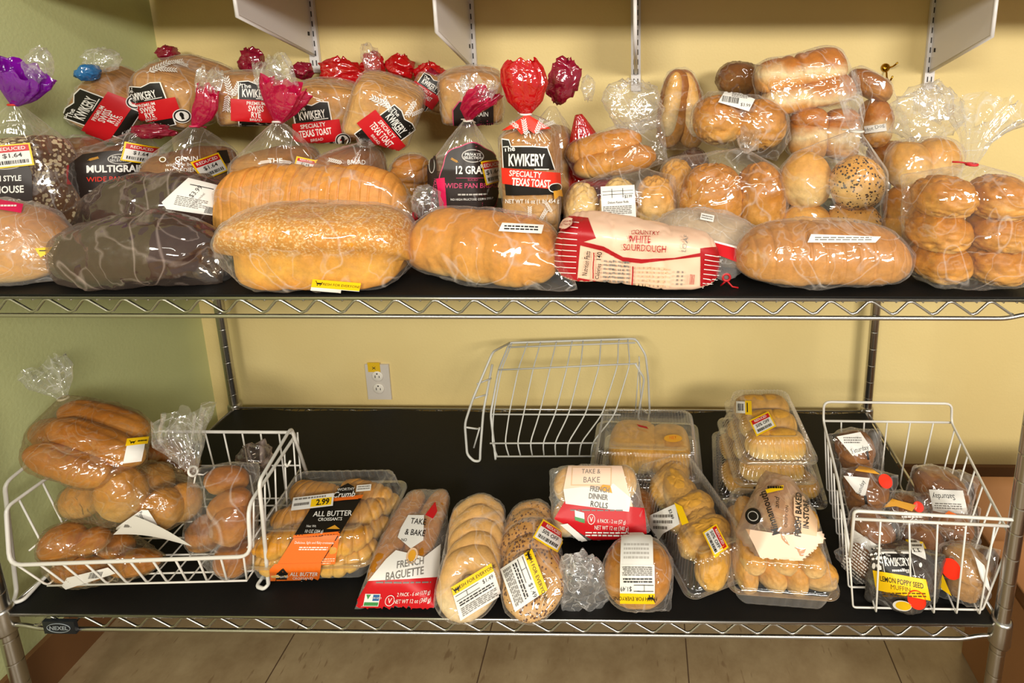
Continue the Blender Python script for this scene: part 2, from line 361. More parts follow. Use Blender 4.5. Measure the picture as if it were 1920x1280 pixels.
for zz in (0.0, H):
    tz = zz-.0032
    b = MB()
    for y in (0, DEP):
        b.tube([(-hw+.012, y, tz-.0035), (hw-.012, y, tz-.0035)], .0036, 10)
        b.tube(fillet([(-hw+.012, y, tz-.027), (-hw+.035, y, tz-.028), (-hw+.065, y, tz-.0355), (hw-.065, y, tz-.0355), (hw-.035, y, tz-.028), (hw-.012, y, tz-.027)], .02), .0036, 10)
    for x in (-hw, hw):
        b.tube([(x, .012, tz-.0035), (x, DEP-.012, tz-.0035)], .0036, 10)
        b.tube(fillet([(x, .012, tz-.027), (x, .035, tz-.028), (x, .065, tz-.0355), (x, DEP-.065, tz-.0355), (x, DEP-.035, tz-.028), (x, DEP-.012, tz-.027)], .02), .0036, 10)
    ws = b.build('wire_shelf', m_chrome, sh)
    b = MB()
    for y in (0, DEP): truss(b, (-hw, y), (hw, y), tz, .055)
    for x in (-hw, hw): truss(b, (x, 0), (x, DEP), tz, .055)
    o = b.build('truss_wire', m_chrome, sh); o.parent = ws
    b = MB(); x = -hw+.02
    while x < hw-.015:
        b.tube([(x, -.001, tz-.0075), (x, DEP+.001, tz-.0075)], .0017, 6); x += .02117
    for y in (.2, .41): b.tube([(-hw, y, tz-.011), (hw, y, tz-.011)], .003, 6)
    o = b.build('deck_wires', m_chrome, sh); o.parent = ws
    if zz == 0:
        bx = onY(115, 1162, -.004)[0]; b = MB(); b.box((bx-.031, -.009, tz-.036), (bx+.028, -.003, tz-.009)); 
        o = b.build('brand_badge', m_badge, sh, smooth=False); o.parent = ws
        BADGE = (bx-.002, -.0095, tz-.0225, ws)
lab = {0.0: ('black plastic liner covering the lower wire shelf', .0), H: ('black plastic liner under the bread on the upper wire shelf', H)}
for zz, (lb, _) in lab.items():
    nx, ny = 60, 12; V = []; F = []
    for j in range(ny+1):
        for i in range(nx+1):
            x = -hw+.012+(2*hw-.024)*i/nx; y = -.002+(DEP-.01)*j/ny
            if zz == 0 and j == ny: y += .006*math.sin(i*.7)*math.sin(i*.31)-.006
            V.append((x, y, zz-.0006))
    n0 = len(V); V += [(x, y, z-.0022) for x, y, z in V]
    for j in range(ny):
        for i in range(nx):
            a = j*(nx+1)+i; q = (a, a+1, a+nx+2, a+nx+1); F.append(q); F.append(tuple(k+n0 for k in q[::-1]))
    rim = [i for i in range(nx+1)]+[(j+1)*(nx+1)-1 for j in range(1, ny+1)]+[ny*(nx+1)+i for i in range(nx-1, -1, -1)]+[j*(nx+1) for j in range(ny-1, 0, -1)]
    for k in range(len(rim)):
        a, c = rim[k], rim[(k+1) % len(rim)]; F.append((a, a+n0, c+n0, c))
    o = mesh_obj('shelf_liner', V, F, m_mat, None, None, False, (0, .3, zz)); o.location = (0, .3, zz); tag(o, lb, 'shelf liner')
# ================================================================== BAKED GOODS AND PACKAGING BUILDERS
def rot(pitch=0, tilt=0, yaw=0):
    return np.array(Matrix.Rotation(math.radians(yaw), 3, 'Z')@Matrix.Rotation(math.radians(-tilt), 3, 'Y')@Matrix.Rotation(math.radians(pitch), 3, 'X'))
def W(px, py, Y): return onY(px, py, Y)
def grid_faces(nr, nc, closed=True):
    F = []
    for i in range(nr-1):
        for j in range(nc if closed else nc-1):
            F.append((i*nc+j, i*nc+(j+1) % nc, (i+1)*nc+(j+1) % nc, (i+1)*nc+j))
    return F
def capped(V, nr, nc):
    """rings -> closed surface with end centres"""
    F = grid_faces(nr, nc); a = len(V); V = np.vstack([V, V[:nc].mean(0), V[-nc:].mean(0)])
    for j in range(nc):
        F.append((a, (j+1) % nc, j)); F.append((a+1, (nr-1)*nc+j, (nr-1)*nc+(j+1) % nc))
    return V, F
def catmull(pts, n):
    P = np.array(pts, float); m = len(P); out = []
    seg = np.linalg.norm(np.roll(P, -1, 0)-P, axis=1); cum = np.concatenate([[0], np.cumsum(seg)])
    for k in range(n):
        s = cum[-1]*k/n; i = min(np.searchsorted(cum, s, 'right')-1, m-1); t = (s-cum[i])/seg[i]
        a, b, c, d = P[i-1], P[i], P[(i+1) % m], P[(i+2) % m]
        out.append(.5*((2*b)+(-a+c)*t+(2*a-5*b+4*c-d)*t*t+(-a+3*b-3*c+d)*t**3))
    return np.array(out)
SECT = {
    'pan': [(-.74, -1), (0, -1), (.74, -1), (.86, -.85), (.86, .05), (.98, .28), (.99, .6), (.72, .88), (0, 1), (-.72, .88), (-.99, .6), (-.98, .28), (-.86, .05), (-.86, -.85)],
    'square': [(-.85, -1), (0, -1), (.85, -1), (.97, -.85), (.97, 0), (1, .5), (.92, .82), (.5, .98), (0, 1), (-.5, .98), (-.92, .82), (-1, .5), (-.97, 0), (-.97, -.85)],
    'oval': [(-.75, -.9), (0, -1), (.75, -.9), (1, -.35), (.96, .25), (.6, .8), (0, 1), (-.6, .8), (-.96, .25), (-1, -.35)],
    'round': [(math.cos(a*math.pi/6), math.sin(a*math.pi/6)) for a in range(12)],
    'bunhalf': [(-.8, -1), (0, -1), (.8, -1), (1, -.55), (.95, .2), (.6, .8), (0, 1), (-.6, .8), (-.95, .2), (-1, -.55)],
}
def loft(c, size, R=None, sect='pan', p=4, q=2.5, slices=0, depth=.035, bump=.05, crease=0, bend=0, seed=1, n=(90, 44), taper=0, slit=0, cuts=None, panx=0):
    """loaf swept along its own x: size=(length, depth, height) in metres"""
    R = rot() if R is None else R
    sec = catmull(SECT[sect], n[1]); nr = n[0] if not slices else max(n[0], slices*15)
    th = np.linspace(-math.pi/2, math.pi/2, nr) if not slices else None
    s = np.sin(th)*.5+np.linspace(-1, 1, nr)*.5 if th is not None else np.linspace(-1, 1, nr)
    s = np.clip(s, -.99995, .99995)
    g = (1-np.abs(s)**p)**(1/q)
    if taper: g = g*(1+taper*s)
    rng = random.Random(seed); dx = np.zeros(nr); gy = np.ones(nr)
    if slices:
        for k in range(1, slices):
            sk = -1+2*(k+rng.uniform(-.12, .12))/slices
            gy -= depth*np.exp(-((s-sk)/(.17/slices))**2)
        for k in range(slices):
            lo, hi = -1+2*k/slices, -1+2*(k+1)/slices; gy[(s >= lo) & (s < hi)] *= 1+rng.uniform(-.012, .012)
    if cuts:
        for sk, wd, dp in cuts: gy -= dp*np.exp(-((s-sk)/wd)**2)
    L, D, Ht = size; V = np.zeros((nr, n[1], 3))
    for i in range(nr):
        V[i, :, 0] = s[i]*L/2; V[i, :, 1] = sec[:, 0]*D/2*g[i]*gy[i]; V[i, :, 2] = sec[:, 1]*Ht/2*g[i]*gy[i] if sect == 'round' else ((sec[:, 1]+1)*g[i]*gy[i]-1 + (1-g[i])*.55)*Ht/2
        if panx: V[i, :, 0] *= 1-panx*np.clip((.12-sec[:, 1])/.10, 0, 1); V[i, :, 0] += panx*.25*L*np.clip((.12-sec[:, 1])/.10, 0, 1)*.5
        if bend: V[i, :, 1] += bend*(s[i]**2)*L/2
    P = V.reshape(-1, 3)
    ctr = np.repeat(np.stack([s*L/2, np.zeros(nr), np.zeros(nr)], 1), n[1], 0)
    d = P-ctr; dl = np.linalg.norm(d, axis=1)[:, None]+1e-9
    am = fbm(P, 16, seed)*bump*min(D, Ht)*.5
    if crease:
        Q = P*np.array([1, .25, .25]); am = am-crease*np.clip(ridged(Q+fbm(P, 25, seed+5)[:, None]*.01, 30, seed+9), 0, 1)**5
    if slit:
        am = am-slit*np.exp(-((P[:, 1]/(D*.06))**2))*(P[:, 2] > 0)*np.clip(1-(np.abs(P[:, 0])/(L*.42))**4, 0, 1)
    P = P+d/dl*am[:, None]
    P, F = capped(P, nr, n[1]); return P@R.T+np.asarray(c), F
def ball(c, r, R=None, e=1.0, flat=.6, bump=.04, seed=1, n=(40, 56), crease=0, cross=0, ridges=0, wr=0):
    """roll / bun: domed top, flatter base; r=(rx,ry,rz)"""
    R = rot() if R is None else R
    v = np.linspace(-math.pi/2+.01, math.pi/2-.01, n[0]); u = np.linspace(0, 2*math.pi, n[1], endpoint=False)
    sg = lambda a, k: np.sign(a)*np.abs(a)**k
    X = sg(np.cos(v), e)[:, None]*sg(np.cos(u), e)[None]; Yy = sg(np.cos(v), e)[:, None]*sg(np.sin(u), e)[None]; Z = np.repeat(sg(np.sin(v), e)[:, None], n[1], 1)
    Z = np.where(Z < 0, Z*flat, Z); P = np.stack([X, Yy, Z], -1).reshape(-1, 3)
    am = fbm(P, 1.7, seed)*bump
    if crease: am -= crease*np.clip(ridged(P+fbm(P, 2.5, seed+3)[:, None]*.15, 2.6, seed+7), 0, 1)**5
    if wr: am -= wr*np.clip(ridged(P*np.array([.6, 1.6, 1.6])+fbm(P, 2.0, seed+3)[:, None]*.3, 3.4, seed+17), 0, 1)**4
    if cross:   # kaiser / cut cross on the crown
        a = np.arctan2(P[:, 1], P[:, 0]); am -= cross*np.exp(-(np.abs(np.sin(a*2.5+P[:, 2]*1.2))/.16)**2)*np.clip(P[:, 2], 0, 1)
    P = P*(1+am)[:, None]*np.array(r); P, F = capped(P, n[0], n[1]); return P@R.T+np.asarray(c), F
def bagel(c, Rm, rm, R=None, seed=1, n=(64, 28), sq=.82):
    R = rot() if R is None else R; u = np.linspace(0, 2*math.pi, n[0], endpoint=False); v = np.linspace(0, 2*math.pi, n[1], endpoint=False)
    V = np.stack([(Rm+rm*np.cos(v)[None])*np.cos(u)[:, None], (Rm+rm*np.cos(v)[None])*np.sin(u)[:, None], np.repeat(rm*sq*np.sin(v)[None], n[0], 0)], -1).reshape(-1, 3)
    V *= (1+.05*fbm(V, 30, seed))[:, None]; F = []
    for i in range(n[0]):
        for j in range(n[1]):
            i2, j2 = (i+1) % n[0], (j+1) % n[1]; F.append((i*n[1]+j, i2*n[1]+j, i2*n[1]+j2, i*n[1]+j2))
    return V@R.T+np.asarray(c), F
def croissant(c, L, r, R=None, seed=1, arc=1.5, n=(110, 26)):
    R = rot() if R is None else R; s = np.linspace(-.995, .995, n[0]); an = s*arc/2; rad = L/arc; v = np.linspace(0, 2*math.pi, n[1], endpoint=False)
    g = (1-np.abs(s)**2.2)**.55*r; k = np.floor((s+1)*3.5)/3.5; fr = ((s+1)*3.5) % 1.0
    g = g*(1-.13*np.exp(-(fr/.13)**2)-.13*np.exp(-((fr-1)/.13)**2)); V = []
    for i in range(n[0]):
        o = np.array([math.sin(an[i])*rad, rad-math.cos(an[i])*rad, 0]); e = np.array([math.sin(an[i]), -math.cos(an[i]), 0])
        V.append(o+np.cos(v)[:, None]*e*g[i]+np.sin(v)[:, None]*np.array([0, 0, 1])*g[i]*.8)
    V = np.array(V).reshape(-1, 3); V[:, 1] -= rad*.15; V += fbm(V, 40, seed)[:, None]*.0015
    V, F = capped(V, n[0], n[1]); return V@R.T+np.asarray(c), F
def muffin(c, r, h, R=None, seed=1, square=False):
    R = rot() if R is None else R; n = 48; u = np.linspace(0, 2*math.pi, n, endpoint=False)
    pr = [(.66, 0), (.72, .02), (.9, .5), (.93, .56), (1.0, .6), (1.0, .68), (.93, .8), (.75, .92), (.45, .99), (.1, 1.0)]
    V = []
    for k, (a, z) in enumerate(pr):
        f = 1+(.03*np.cos(u*18) if z < .55 else 0*u); V.append(np.stack([np.cos(u)*a*r*f, np.sin(u)*a*r*f, np.full(n, z*h)], -1))
    V = np.array(V).reshape(-1, 3); V *= (1+.05*fbm(V, 35, seed))[:, None]; V, F = capped(V, len(pr), n)
    return V@R.T+np.asarray(c), F

# ---- plastic bag round its contents
def hull_bvh(P):
    bm = bmesh.new()
    for p in P: bm.verts.new(p)
    bmesh.ops.convex_hull(bm, input=bm.verts[:]); bm.faces.ensure_lookup_table()
    t = BVHTree.FromBMesh(bm); bm.free(); return t
def thin(P, k=1200):
    return P if len(P) < k else P[np.linspace(0, len(P)-1, k).astype(int)]
def frame(A):
    A = A/np.linalg.norm(A); up = np.array([0, 0, 1.0]) if abs(A[2]) < .8 else np.array([0, -1.0, 0])
    U = np.cross(up, A); U /= np.linalg.norm(U); return A, U, np.cross(A, U)
def bag_shell(contents, neck=None, axis=None, nr=.008, infl=.0045, wrinkle=.0025, pleat=.22, seed=1, res=(80, 96), floor=None, extra=None, wscale=28, nk=14, zsq=1.0, contract=0.0, pw=2.2):
    P = np.vstack([thin(v) for v in contents]+([np.asarray(extra, float)] if extra is not None else [])); c = (P.max(0)+P.min(0))/2; d = P-c; P = c+d*(1+infl/(np.linalg.norm(d, axis=1)[:, None]+1e-6))
    if floor is not None: P[:, 2] = np.maximum(P[:, 2], floor+.0008)
    if neck is not None:
        neck = np.asarray(neck, float); A, U, Vv = frame(neck-c); Ln = np.linalg.norm(neck-c)
        a = np.linspace(0, 2*math.pi, 10, endpoint=False); P = np.vstack([P, neck+nr*(np.cos(a)[:, None]*U+np.sin(a)[:, None]*Vv)])
        f0 = math.atan2(nr, Ln)
    else:
        A, U, Vv = frame(np.asarray(axis if axis is not None else (1, 0, 0), float)); f0 = .02; Ln = 1e9
    t = hull_bvh(P); n0, n1 = res; out = np.zeros((n0, n1, 3)); rng = np.random.RandomState(seed)
    ph = rng.uniform(0, 6.28, 5); kk = [nk-5, nk-1, nk+3, nk+8, nk+14]
    th = np.linspace(0, 2*math.pi, n1, endpoint=False); pl = sum(np.abs(np.sin(th*k/2*1.0+p))*w for k, p, w in zip([int(x)*2//2*2 for x in kk], ph, (.3, .25, .2, .15, .1)))-.55
    for i in range(n0):
        x = i/(n0-1); fi = f0+(math.pi-.02-f0)*(x**(1.9 if neck is not None else 1.0))
        for j in range(n1):
            dv = A*math.cos(fi)+(U*math.cos(th[j])+Vv*math.sin(th[j]))*math.sin(fi)
            h = t.ray_cast(Vector(c), Vector(dv))
            out[i, j] = (np.array(h[0]) if h[0] is not None else c+dv*.01)
    V = out.reshape(-1, 3); d = V-c; dl = np.linalg.norm(d, axis=1)[:, None]; SM = V+d/dl*wrinkle*.55
    am = wrinkle*(np.clip(ridged(V+fbm(V, 18, seed)[:, None]*.012, wscale, seed+3), 0, 1)**3*1.0-.25)
    am = am+wrinkle*.8*fbm(V, wscale*1.8, seed+8)
    if neck is not None:
        tt = ((V-c)@A)/Ln; w = np.clip((tt-.35)/.6, 0, 1)**1.3; rho = (V-c)-np.outer((V-c)@A, A); axp = c+np.outer((V-c)@A, A)
        am = am*np.clip(1-tt, .1, 1)
        V = V+d/dl*am[:, None]
        V = axp+(V-axp)*(1+pleat*w*np.tile(pl, n0)-contract*np.clip(1-((tt-.72)/.3)**2, 0, 1))[:, None]; SM = axp+(SM-axp)*(1+(.5*pleat*np.maximum(w, 0)-contract*np.clip(1-((tt-.72)/.3)**2, 0, 1))[:, None])
    else: V = V+d/dl*am[:, None]
    if floor is not None: V[:, 2] = np.maximum(V[:, 2], floor+.0004)
    V2, F = capped(V, n0, n1); SHELL['s'] = capped(SM, n0, n1)[0]
    return V2, F
SHELL = {}
def bag_tail(path, radii, flat=1.0, pleat=.5, seed=1, n=84, sub=5, rag=.006, twist=0.0, nk=6):
    """gathered plastic beyond the tie: flaring pleated tube along path (open ended)"""
    P = np.array(path, float); m = len(P); T = np.linspace(0, m-1, (m-1)*sub+1); rng = np.random.RandomState(seed)
    th = np.linspace(0, 2*math.pi, n, endpoint=False); ph = rng.uniform(0, 6.28, 6); rings = []
    ctr = np.stack([np.interp(T, range(m), P[:, k]) for k in range(3)], 1); rr = np.interp(T, range(m), radii)
    A0, U, Vv = frame(P[-1]-P[0])
    if abs(Vv[1]) > abs(U[1]): U, Vv = U, Vv
    pl = sum((1-2*np.abs(np.sin(th*k/2+p)))*w for k, p, w in zip((2, 4, nk, 12, 18), ph, (.25, .25, .3, .25, .15)))
    for i in range(len(T)):
        x = i/(len(T)-1); k = 1+pleat*pl*(.35+.65*x)
        ring = ctr[i]+rr[i]*k[:, None]*(np.cos(th)[:, None]*U+np.sin(th)[:, None]*Vv*flat)
        if i == len(T)-1: ring = ring+A0*(rag*np.sin(th*4+ph[0])+rag*.8*np.sin(th*9+ph[1]))[:, None]
        ring = ring+(fbm(ring, 25, seed+2)*.005*x)[:, None]*U+(fbm(ring, 25, seed+6)*.005*x)[:, None]*Vv+(fbm(ring, 60, seed+9)*.004*x)[:, None]*A0
        rings.append(ring)
    return np.array(rings).reshape(-1, 3), grid_faces(len(T), n)
def crumple(c, r, R=None, seed=1, n=None, amp=.5, up=3):
    """loose crumpled film: creased facets"""
    R = rot() if R is None else R; rg = np.random.RandomState(seed*7+3); n = n or ((11, 16) if max(r) > .04 else (9, 13)); amp = min(amp, .55); v = np.linspace(-math.pi/2+.06, math.pi/2-.06, n[0]); u = np.linspace(0, 2*math.pi, n[1], endpoint=False)
    vv = v[:, None]+rg.uniform(-.11, .11, n); uu = u[None]+rg.uniform(-.16, .16, n); rad = .80+amp*rg.uniform(-.26, .26, n)
    rad += amp*.20*np.sin(uu*3+rg.uniform(0, 6))*np.cos(vv*2+rg.uniform(0, 6))
    G = np.stack([np.cos(vv)*np.cos(uu), np.cos(vv)*np.sin(uu), np.sin(vv)], -1)*rad[..., None]
    T = np.linspace(0, n[0]-1, (n[0]-1)*up+1); i0 = np.minimum(T.astype(int), n[0]-2); t = (T-i0)[:, None, None]; G = G[i0]*(1-t)+G[i0+1]*t
    Tj = np.arange(n[1]*up)/up; j0 = Tj.astype(int); t = (Tj-j0)[None, :, None]; G = G[:, j0]*(1-t)+G[:, (j0+1) % n[1]]*t
    P = G.reshape(-1, 3); P = P*(1+.05*fbm(P, 5, seed))[:, None]*np.array(r); V, F = capped(P, len(T), n[1]*up); return V@R.T+np.asarray(c), F

# ---- artwork laid on a surface
FONTCACHE = {}
def text_mesh(s, h, xs=1.0, bold=0.0, sp=1.0, shear=0):
    key = (s, xs, bold, sp, shear)
    if key not in FONTCACHE:
        cu = bpy.data.curves.new('t', 'FONT'); cu.body = s; cu.size = 1.0; cu.align_x = 'CENTER'; cu.align_y = 'CENTER'; cu.offset = bold; cu.resolution_u = 2
        cu.space_character = sp; cu.shear = shear
        o = bpy.data.objects.new('t', cu); S.collection.objects.link(o); dg = bpy.context.evaluated_depsgraph_get(); me = o.evaluated_get(dg).to_mesh()
        V = np.array([v.co[:] for v in me.vertices]).reshape(-1, 3)[:, :2]; F = [tuple(p.vertices) for p in me.polygons]
        o.evaluated_get(dg).to_mesh_clear(); bpy.data.objects.remove(o); bpy.data.curves.remove(cu)
        if len(V): V = V-(V.max(0)+V.min(0))/2
        FONTCACHE[key] = (V*np.array([xs, 1]), F)
    V, F = FONTCACHE[key]; return V*h*1.38, F
def rotv(V, a):
    a = math.radians(a); c, s = math.cos(a), math.sin(a); return np.asarray(V)@np.array([[c, s], [-s, c]])
def flat2d(V, F, maxlen):
    bm = bmesh.new(); vs = [bm.verts.new((x, y, 0)) for x, y in V]
    for f in F:
        try: bm.faces.new([vs[i] for i in f])
        except ValueError: pass
    for _ in range(6):
        es = [e for e in bm.edges if e.calc_length() > maxlen]
        if not es: break
        bmesh.ops.subdivide_edges(bm, edges=es, cuts=1, use_grid_fill=True)
    bmesh.ops.triangulate(bm, faces=bm.faces[:]); bm.verts.ensure_lookup_table(); bm.verts.index_update()
    V = np.array([v.co[:2] for v in bm.verts]); F = [tuple(v.index for v in f.verts) for f in bm.faces]; bm.free(); return V, F
INK = {'k': ('black_print', '#17130f'), 'w': ('white_print', '#e9e6e0'), 'r': ('red_print', '#c0121c'), 'y': ('yellow_print', '#f2c40e'), 'g': ('grey_print', '#77726c'), 'p': ('paper', '#e3e0da'),
       'o': ('orange_print', '#e0691c'), 'm': ('magenta_print', '#d0124f'), 'b': ('dark_brown_print', '#241a17'), 'pk': ('pink_print', '#c2456b'), 'gn': ('green_print', '#3d8a4a'), 'bl': ('blue_print', '#2d5d96'),
       'cr': ('cream_paper', '#efcdb4'), 'dr': ('deep_red_print', '#a3121a'), 'fl': ('fluorescent_red', '#ff3418'), 'tan': ('kraft_print', '#d9b48f'), 'lt': ('light_red', '#e0321f'), 'gd': ('gold_print', '#d89a2e'), 'mg': ('dim_grey_print', '#b9b4ad'), 'lb': ('lemon_brown', '#6b4a12')}
def ink(k): return plain(INK[k][0], INK[k][1], .45, spec=.4)
def art_layers(art):
    """(V2, F, ink, layer) in label units"""
    out = []
    for n, a in enumerate(art):
        k = a[0]
        if k == 'r': _, u0, v0, u1, v1, c = a; V = [(u0, v0), (u1, v0), (u1, v1), (u0, v1)]; F = [(0, 1, 2, 3)]
        elif k == 'e':
            _, u, v, ru, rv, c = a[:6]; t = np.linspace(0, 2*math.pi, 28, endpoint=False); V = np.stack([np.cos(t)*ru, np.sin(t)*rv], 1)
            if len(a) > 6: V = rotv(V, a[6])
            V = V+np.array([u, v]); F = [tuple(range(28))]
        elif k == 'p':
            _, pts, c = a; V = pts; F = [tuple(f) for f in tessellate_polygon([[Vector((x, y, 0)) for x, y in pts]])]
        elif k == 't':
            _, s, u, v, h, c = a[:6]; kw = a[6] if len(a) > 6 else {}; ro = kw.get('rot', 0)
            V, F = text_mesh(s, h, kw.get('xs', 1.0), kw.get('bold', 0.0), kw.get('sp', 1.0), kw.get('sh', 0))
            if not len(V): continue
            V = rotv(V, ro)+np.array([u, v])
        elif k == 'b':
            _, u, v, w, h, c = a[:6]; rg = random.Random(int(u*7+v*13+w)); V = []; F = []; x = u-w/2
            while x < u+w/2:
                d = rg.choice((.02, .03, .05))*w; V += [(x, v-h/2), (x+d, v-h/2), (x+d, v+h/2), (x, v+h/2)]; F.append(tuple(range(len(V)-4, len(V)))); x += d+rg.choice((.02, .03, .04))*w
        elif k == 'l':     # rows of small print
            _, u0, u1, v0, v1, nrow, c = a; rg = random.Random(int(u0*3+v1*5+nrow)); V = []; F = []; dv = (v1-v0)/nrow
            for i in range(nrow):
                y = v1-(i+.5)*dv; x = u0; e = u1-(u1-u0)*(rg.random()*.3 if i % 3 == 2 else 0)
                while x < e:
                    w = min(rg.uniform(.05, .16)*(u1-u0), e-x); V += [(x, y-dv*.25), (x+w, y-dv*.25), (x+w, y+dv*.25), (x, y+dv*.25)]; F.append(tuple(range(len(V)-4, len(V)))); x += w+.025*(u1-u0)
        elif k == 'wh':    # wheat sprig ornament
            _, u, v, sz, ro, c = a; V = []; F = []
            for i in range(7):
                for sd in (-1, 1):
                    t = np.linspace(0, 2*math.pi, 8, endpoint=False); q = np.stack([np.cos(t)*.13, np.sin(t)*.036], 1); q = rotv(q, 90-sd*38)+np.array([sd*.10, -.5+i*.16])
                    V += (rotv(q*sz, ro)+np.array([u, v])).tolist(); F.append(tuple(range(len(V)-8, len(V))))
            q = np.array([(-.012, -.8), (.012, -.8), (.012, .6), (-.012, .6)])*sz; V += (rotv(q, ro)+np.array([u, v])).tolist(); F.append(tuple(range(len(V)-4, len(V))))
        out.append((np.array(V, float), F, c, n))
    return out
def decal(bvh, px, py, Y, art, ang=0, cell=5.0, off=.0012, lay=.0002, squash=1.0, view=None, scale=1.0, thick=True, bow=0):
    """art in photo pixels about (px,py) on plane Y -> conforming mesh on the surface behind it"""
    o = onY(px, py, Y); k = scale/ppm(o); z = o-CAM; z = z/np.linalg.norm(z) if view is None else np.asarray(view, float)
    r = np.array([1.0, 0, 0]); r = r-z*(r@z); r /= np.linalg.norm(r); u = np.cross(r, z); u /= np.linalg.norm(u)
    mb = MB(); cols = []; zv = Vector(z); bad = set()
    def place(V2, h):
        V = []; bad.clear(); q = rotv(V2*np.array([1, squash]), ang)
        for a, b in q:
            p = o+(r*a+u*b)*k; st = Vector(p-z*.25); hit = bvh.ray_cast(st, zv, .5)
            if hit[0] is None:
                bad.add(len(V)); hit = bvh.find_nearest(Vector(p))
            elif abs(hit[1].dot(zv)) < .04: bad.add(len(V))
            nv = hit[1] if hit[1].dot(zv) < 0 else -hit[1]
            nv = (nv-zv*.6).normalized(); V.append(np.array(hit[0]+nv*h))
        return V
    for V2, F, c, n in art_layers(art):
        big = (V2.max(0)-V2.min(0)).max()
        if big > cell: V2, F = flat2d(V2, F, cell)
        if c not in cols: cols.append(c)
        PV = place(V2, off+lay*n); mb.add(PV, [f for f in F if not any(i in bad for i in f)], cols.index(c))
    return mb, [ink(c) for c in cols]

# ---- the package itself
class Pack:
    def __init__(s, name, label, cat, group=None):
        s.name, s.label, s.cat, s.group = name, label, cat, group; s.parts = []; s.cont = []; s.bvh = None
    def part(s, name, VF, mat, content=True, sub=None, mi=None, smooth=True, label=None, rest=None):
        V, F = VF; V = np.array(V, float)
        if rest is not None: V[:, 2] += rest+.0016-V[:, 2].min()
        s.parts.append([name, V, F, mat, sub, mi, smooth, label])
        if content: s.cont.append(V)
        return len(s.parts)-1
    def lift(s, z):
        d = z+.0016-min(v[:, 2].min() for v in s.cont)
        for v in s.cont: v[:, 2] += d
        return s
    def bag(s, mat, neck=None, name='plastic_bag', **kw):
        V, F = bag_shell(s.cont, neck=neck, **kw); s.ib = s.part(name, (V, F), mat, False); s.bvh = BVHTree.FromPolygons(SHELL['s'].tolist(), F); return s
    def tail(s, path, radii, mat, name='bag_tail', **kw):
        s.part(name, bag_tail(path, radii, **kw), mat, False, s.ib if hasattr(s, 'ib') else None); return s
    def tie(s, p, r=.009, col='#d8d4cc', axis=(0, 0, 1), t=.0022, stub=True):
        A, U, Vv = frame(np.asarray(axis, float)); mb = MB(); p = np.asarray(p)
        mb.tube([p+r*(math.cos(a)*U+math.sin(a)*Vv) for a in np.linspace(0, 2*math.pi, 14, endpoint=False)], t, 6, 0, True)
        if stub: mb.tube([p-Vv*r*.9+U*.001, p-Vv*(r+.010)+U*.010, p-Vv*(r+.012)+U*.02], t*.7, 5); mb.tube([p-Vv*r*.9, p-Vv*(r+.011)-U*.008-A*.006], t*.7, 5)
        s.part('twist_tie', (np.concatenate(mb.V), mb.F), plain('tie_'+col, col, .5), False, s.ib if hasattr(s, 'ib') else None); return s
    def art(s, name, px, py, Y, art, ang=0, label=None, bvh=None, **kw):
        if name == 'price_sticker': kw.setdefault('off', .0052)
        mb, mats = decal(bvh or s.bvh, px, py, Y, art, ang, **kw); i = s.part(name, (np.concatenate(mb.V), mb.F), mats, False, s.ib if hasattr(s, 'ib') else None, mb.mi, True, label); return s
    def surf(s, i): s.bvh = BVHTree.FromPolygons(s.parts[i][1].tolist(), s.parts[i][2]); s.ib = i; return s
    def done(s, loc=None):
        A = np.vstack([p[1] for p in s.parts]); 
        if loc is None: loc = np.array([(A[:, 0].min()+A[:, 0].max())/2, (A[:, 1].min()+A[:, 1].max())/2, A[:, 2].min()])
        e = empty(s.name, loc, s.label, s.cat, s.group); obs = []
        for name, V, F, mat, sub, mi, sm, lb in s.parts:
            o = mesh_obj(name, V, F, mat, obs[sub] if sub is not None else e, mi, sm, loc); obs.append(o)
            if lb: o['label'] = lb
        return e

# ---- ready-made stickers (photo pixels)
def st_reduced(txt='$1.64', w=50, h=44):
    return [('r', -w/2, -h/2, w/2, h/2, 'y'), ('r', -w/2+2.5, -h/2+2.5, w/2-2.5, h*.16, 'p'), ('r', -w/2+2.5, h*.16, w/2-2.5, h/2-2.5, 'r'),
            ('t', 'REDUCED', 0, h*.31, h*.15, 'w', {'xs': .95, 'bold': .01}), ('t', txt, 0, h*.0, h*.19, 'k', {'bold': .012}), ('b', 0, -h*.28, w*.72, h*.16, 'k')]
def st_kroger(w=100, h=60, band='top'):
    """white price label with the yellow band"""
    a = [('r', -w/2, -h/2, w/2, h/2, 'p'), ('r', -w/2, h*.24, w/2, h/2, 'y'), ('t', 'FRESH FOR EVERYONE.', w*.08, h*.37, h*.10, 'k', {'bold': .01}), ('t', '$1.49', w*.32, h*.12, h*.12, 'k')]
    a += cart(-w*.40, h*.37, h*.16)
    a += [('r', -w*.46, h*.17, w*.10, h*.185, 'k'), ('r', -w*.46, h*.02, w*.10, h*.035, 'k'), ('r', -w*.2, .02*h, -w*.19, h*.18, 'k'), ('l', -w*.42, w*.4, -h*.16, h*-.02, 2, 'k'), ('l', -w*.42, w*.42, -h*.44, -h*.20, 5, 'g')]
    return a
def cart(u, v, s):
    return [('p', [(u-s*.9, v+s*.5), (u-s*.6, v+s*.5), (u-s*.45, v+s*.1), (u+s*.6, v+s*.1), (u+s*.75, v+s*.35), (u+s*.85, v+s*.3), (u+s*.55, v-s*.3), (u-s*.4, v-s*.3), (u-s*.7, v+s*.38), (u-s*.9, v+s*.38)], 'k'), ('e', u-s*.25, v-s*.48, s*.13, s*.13, 'k'), ('e', u+s*.4, v-s*.48, s*.13, s*.13, 'k')]
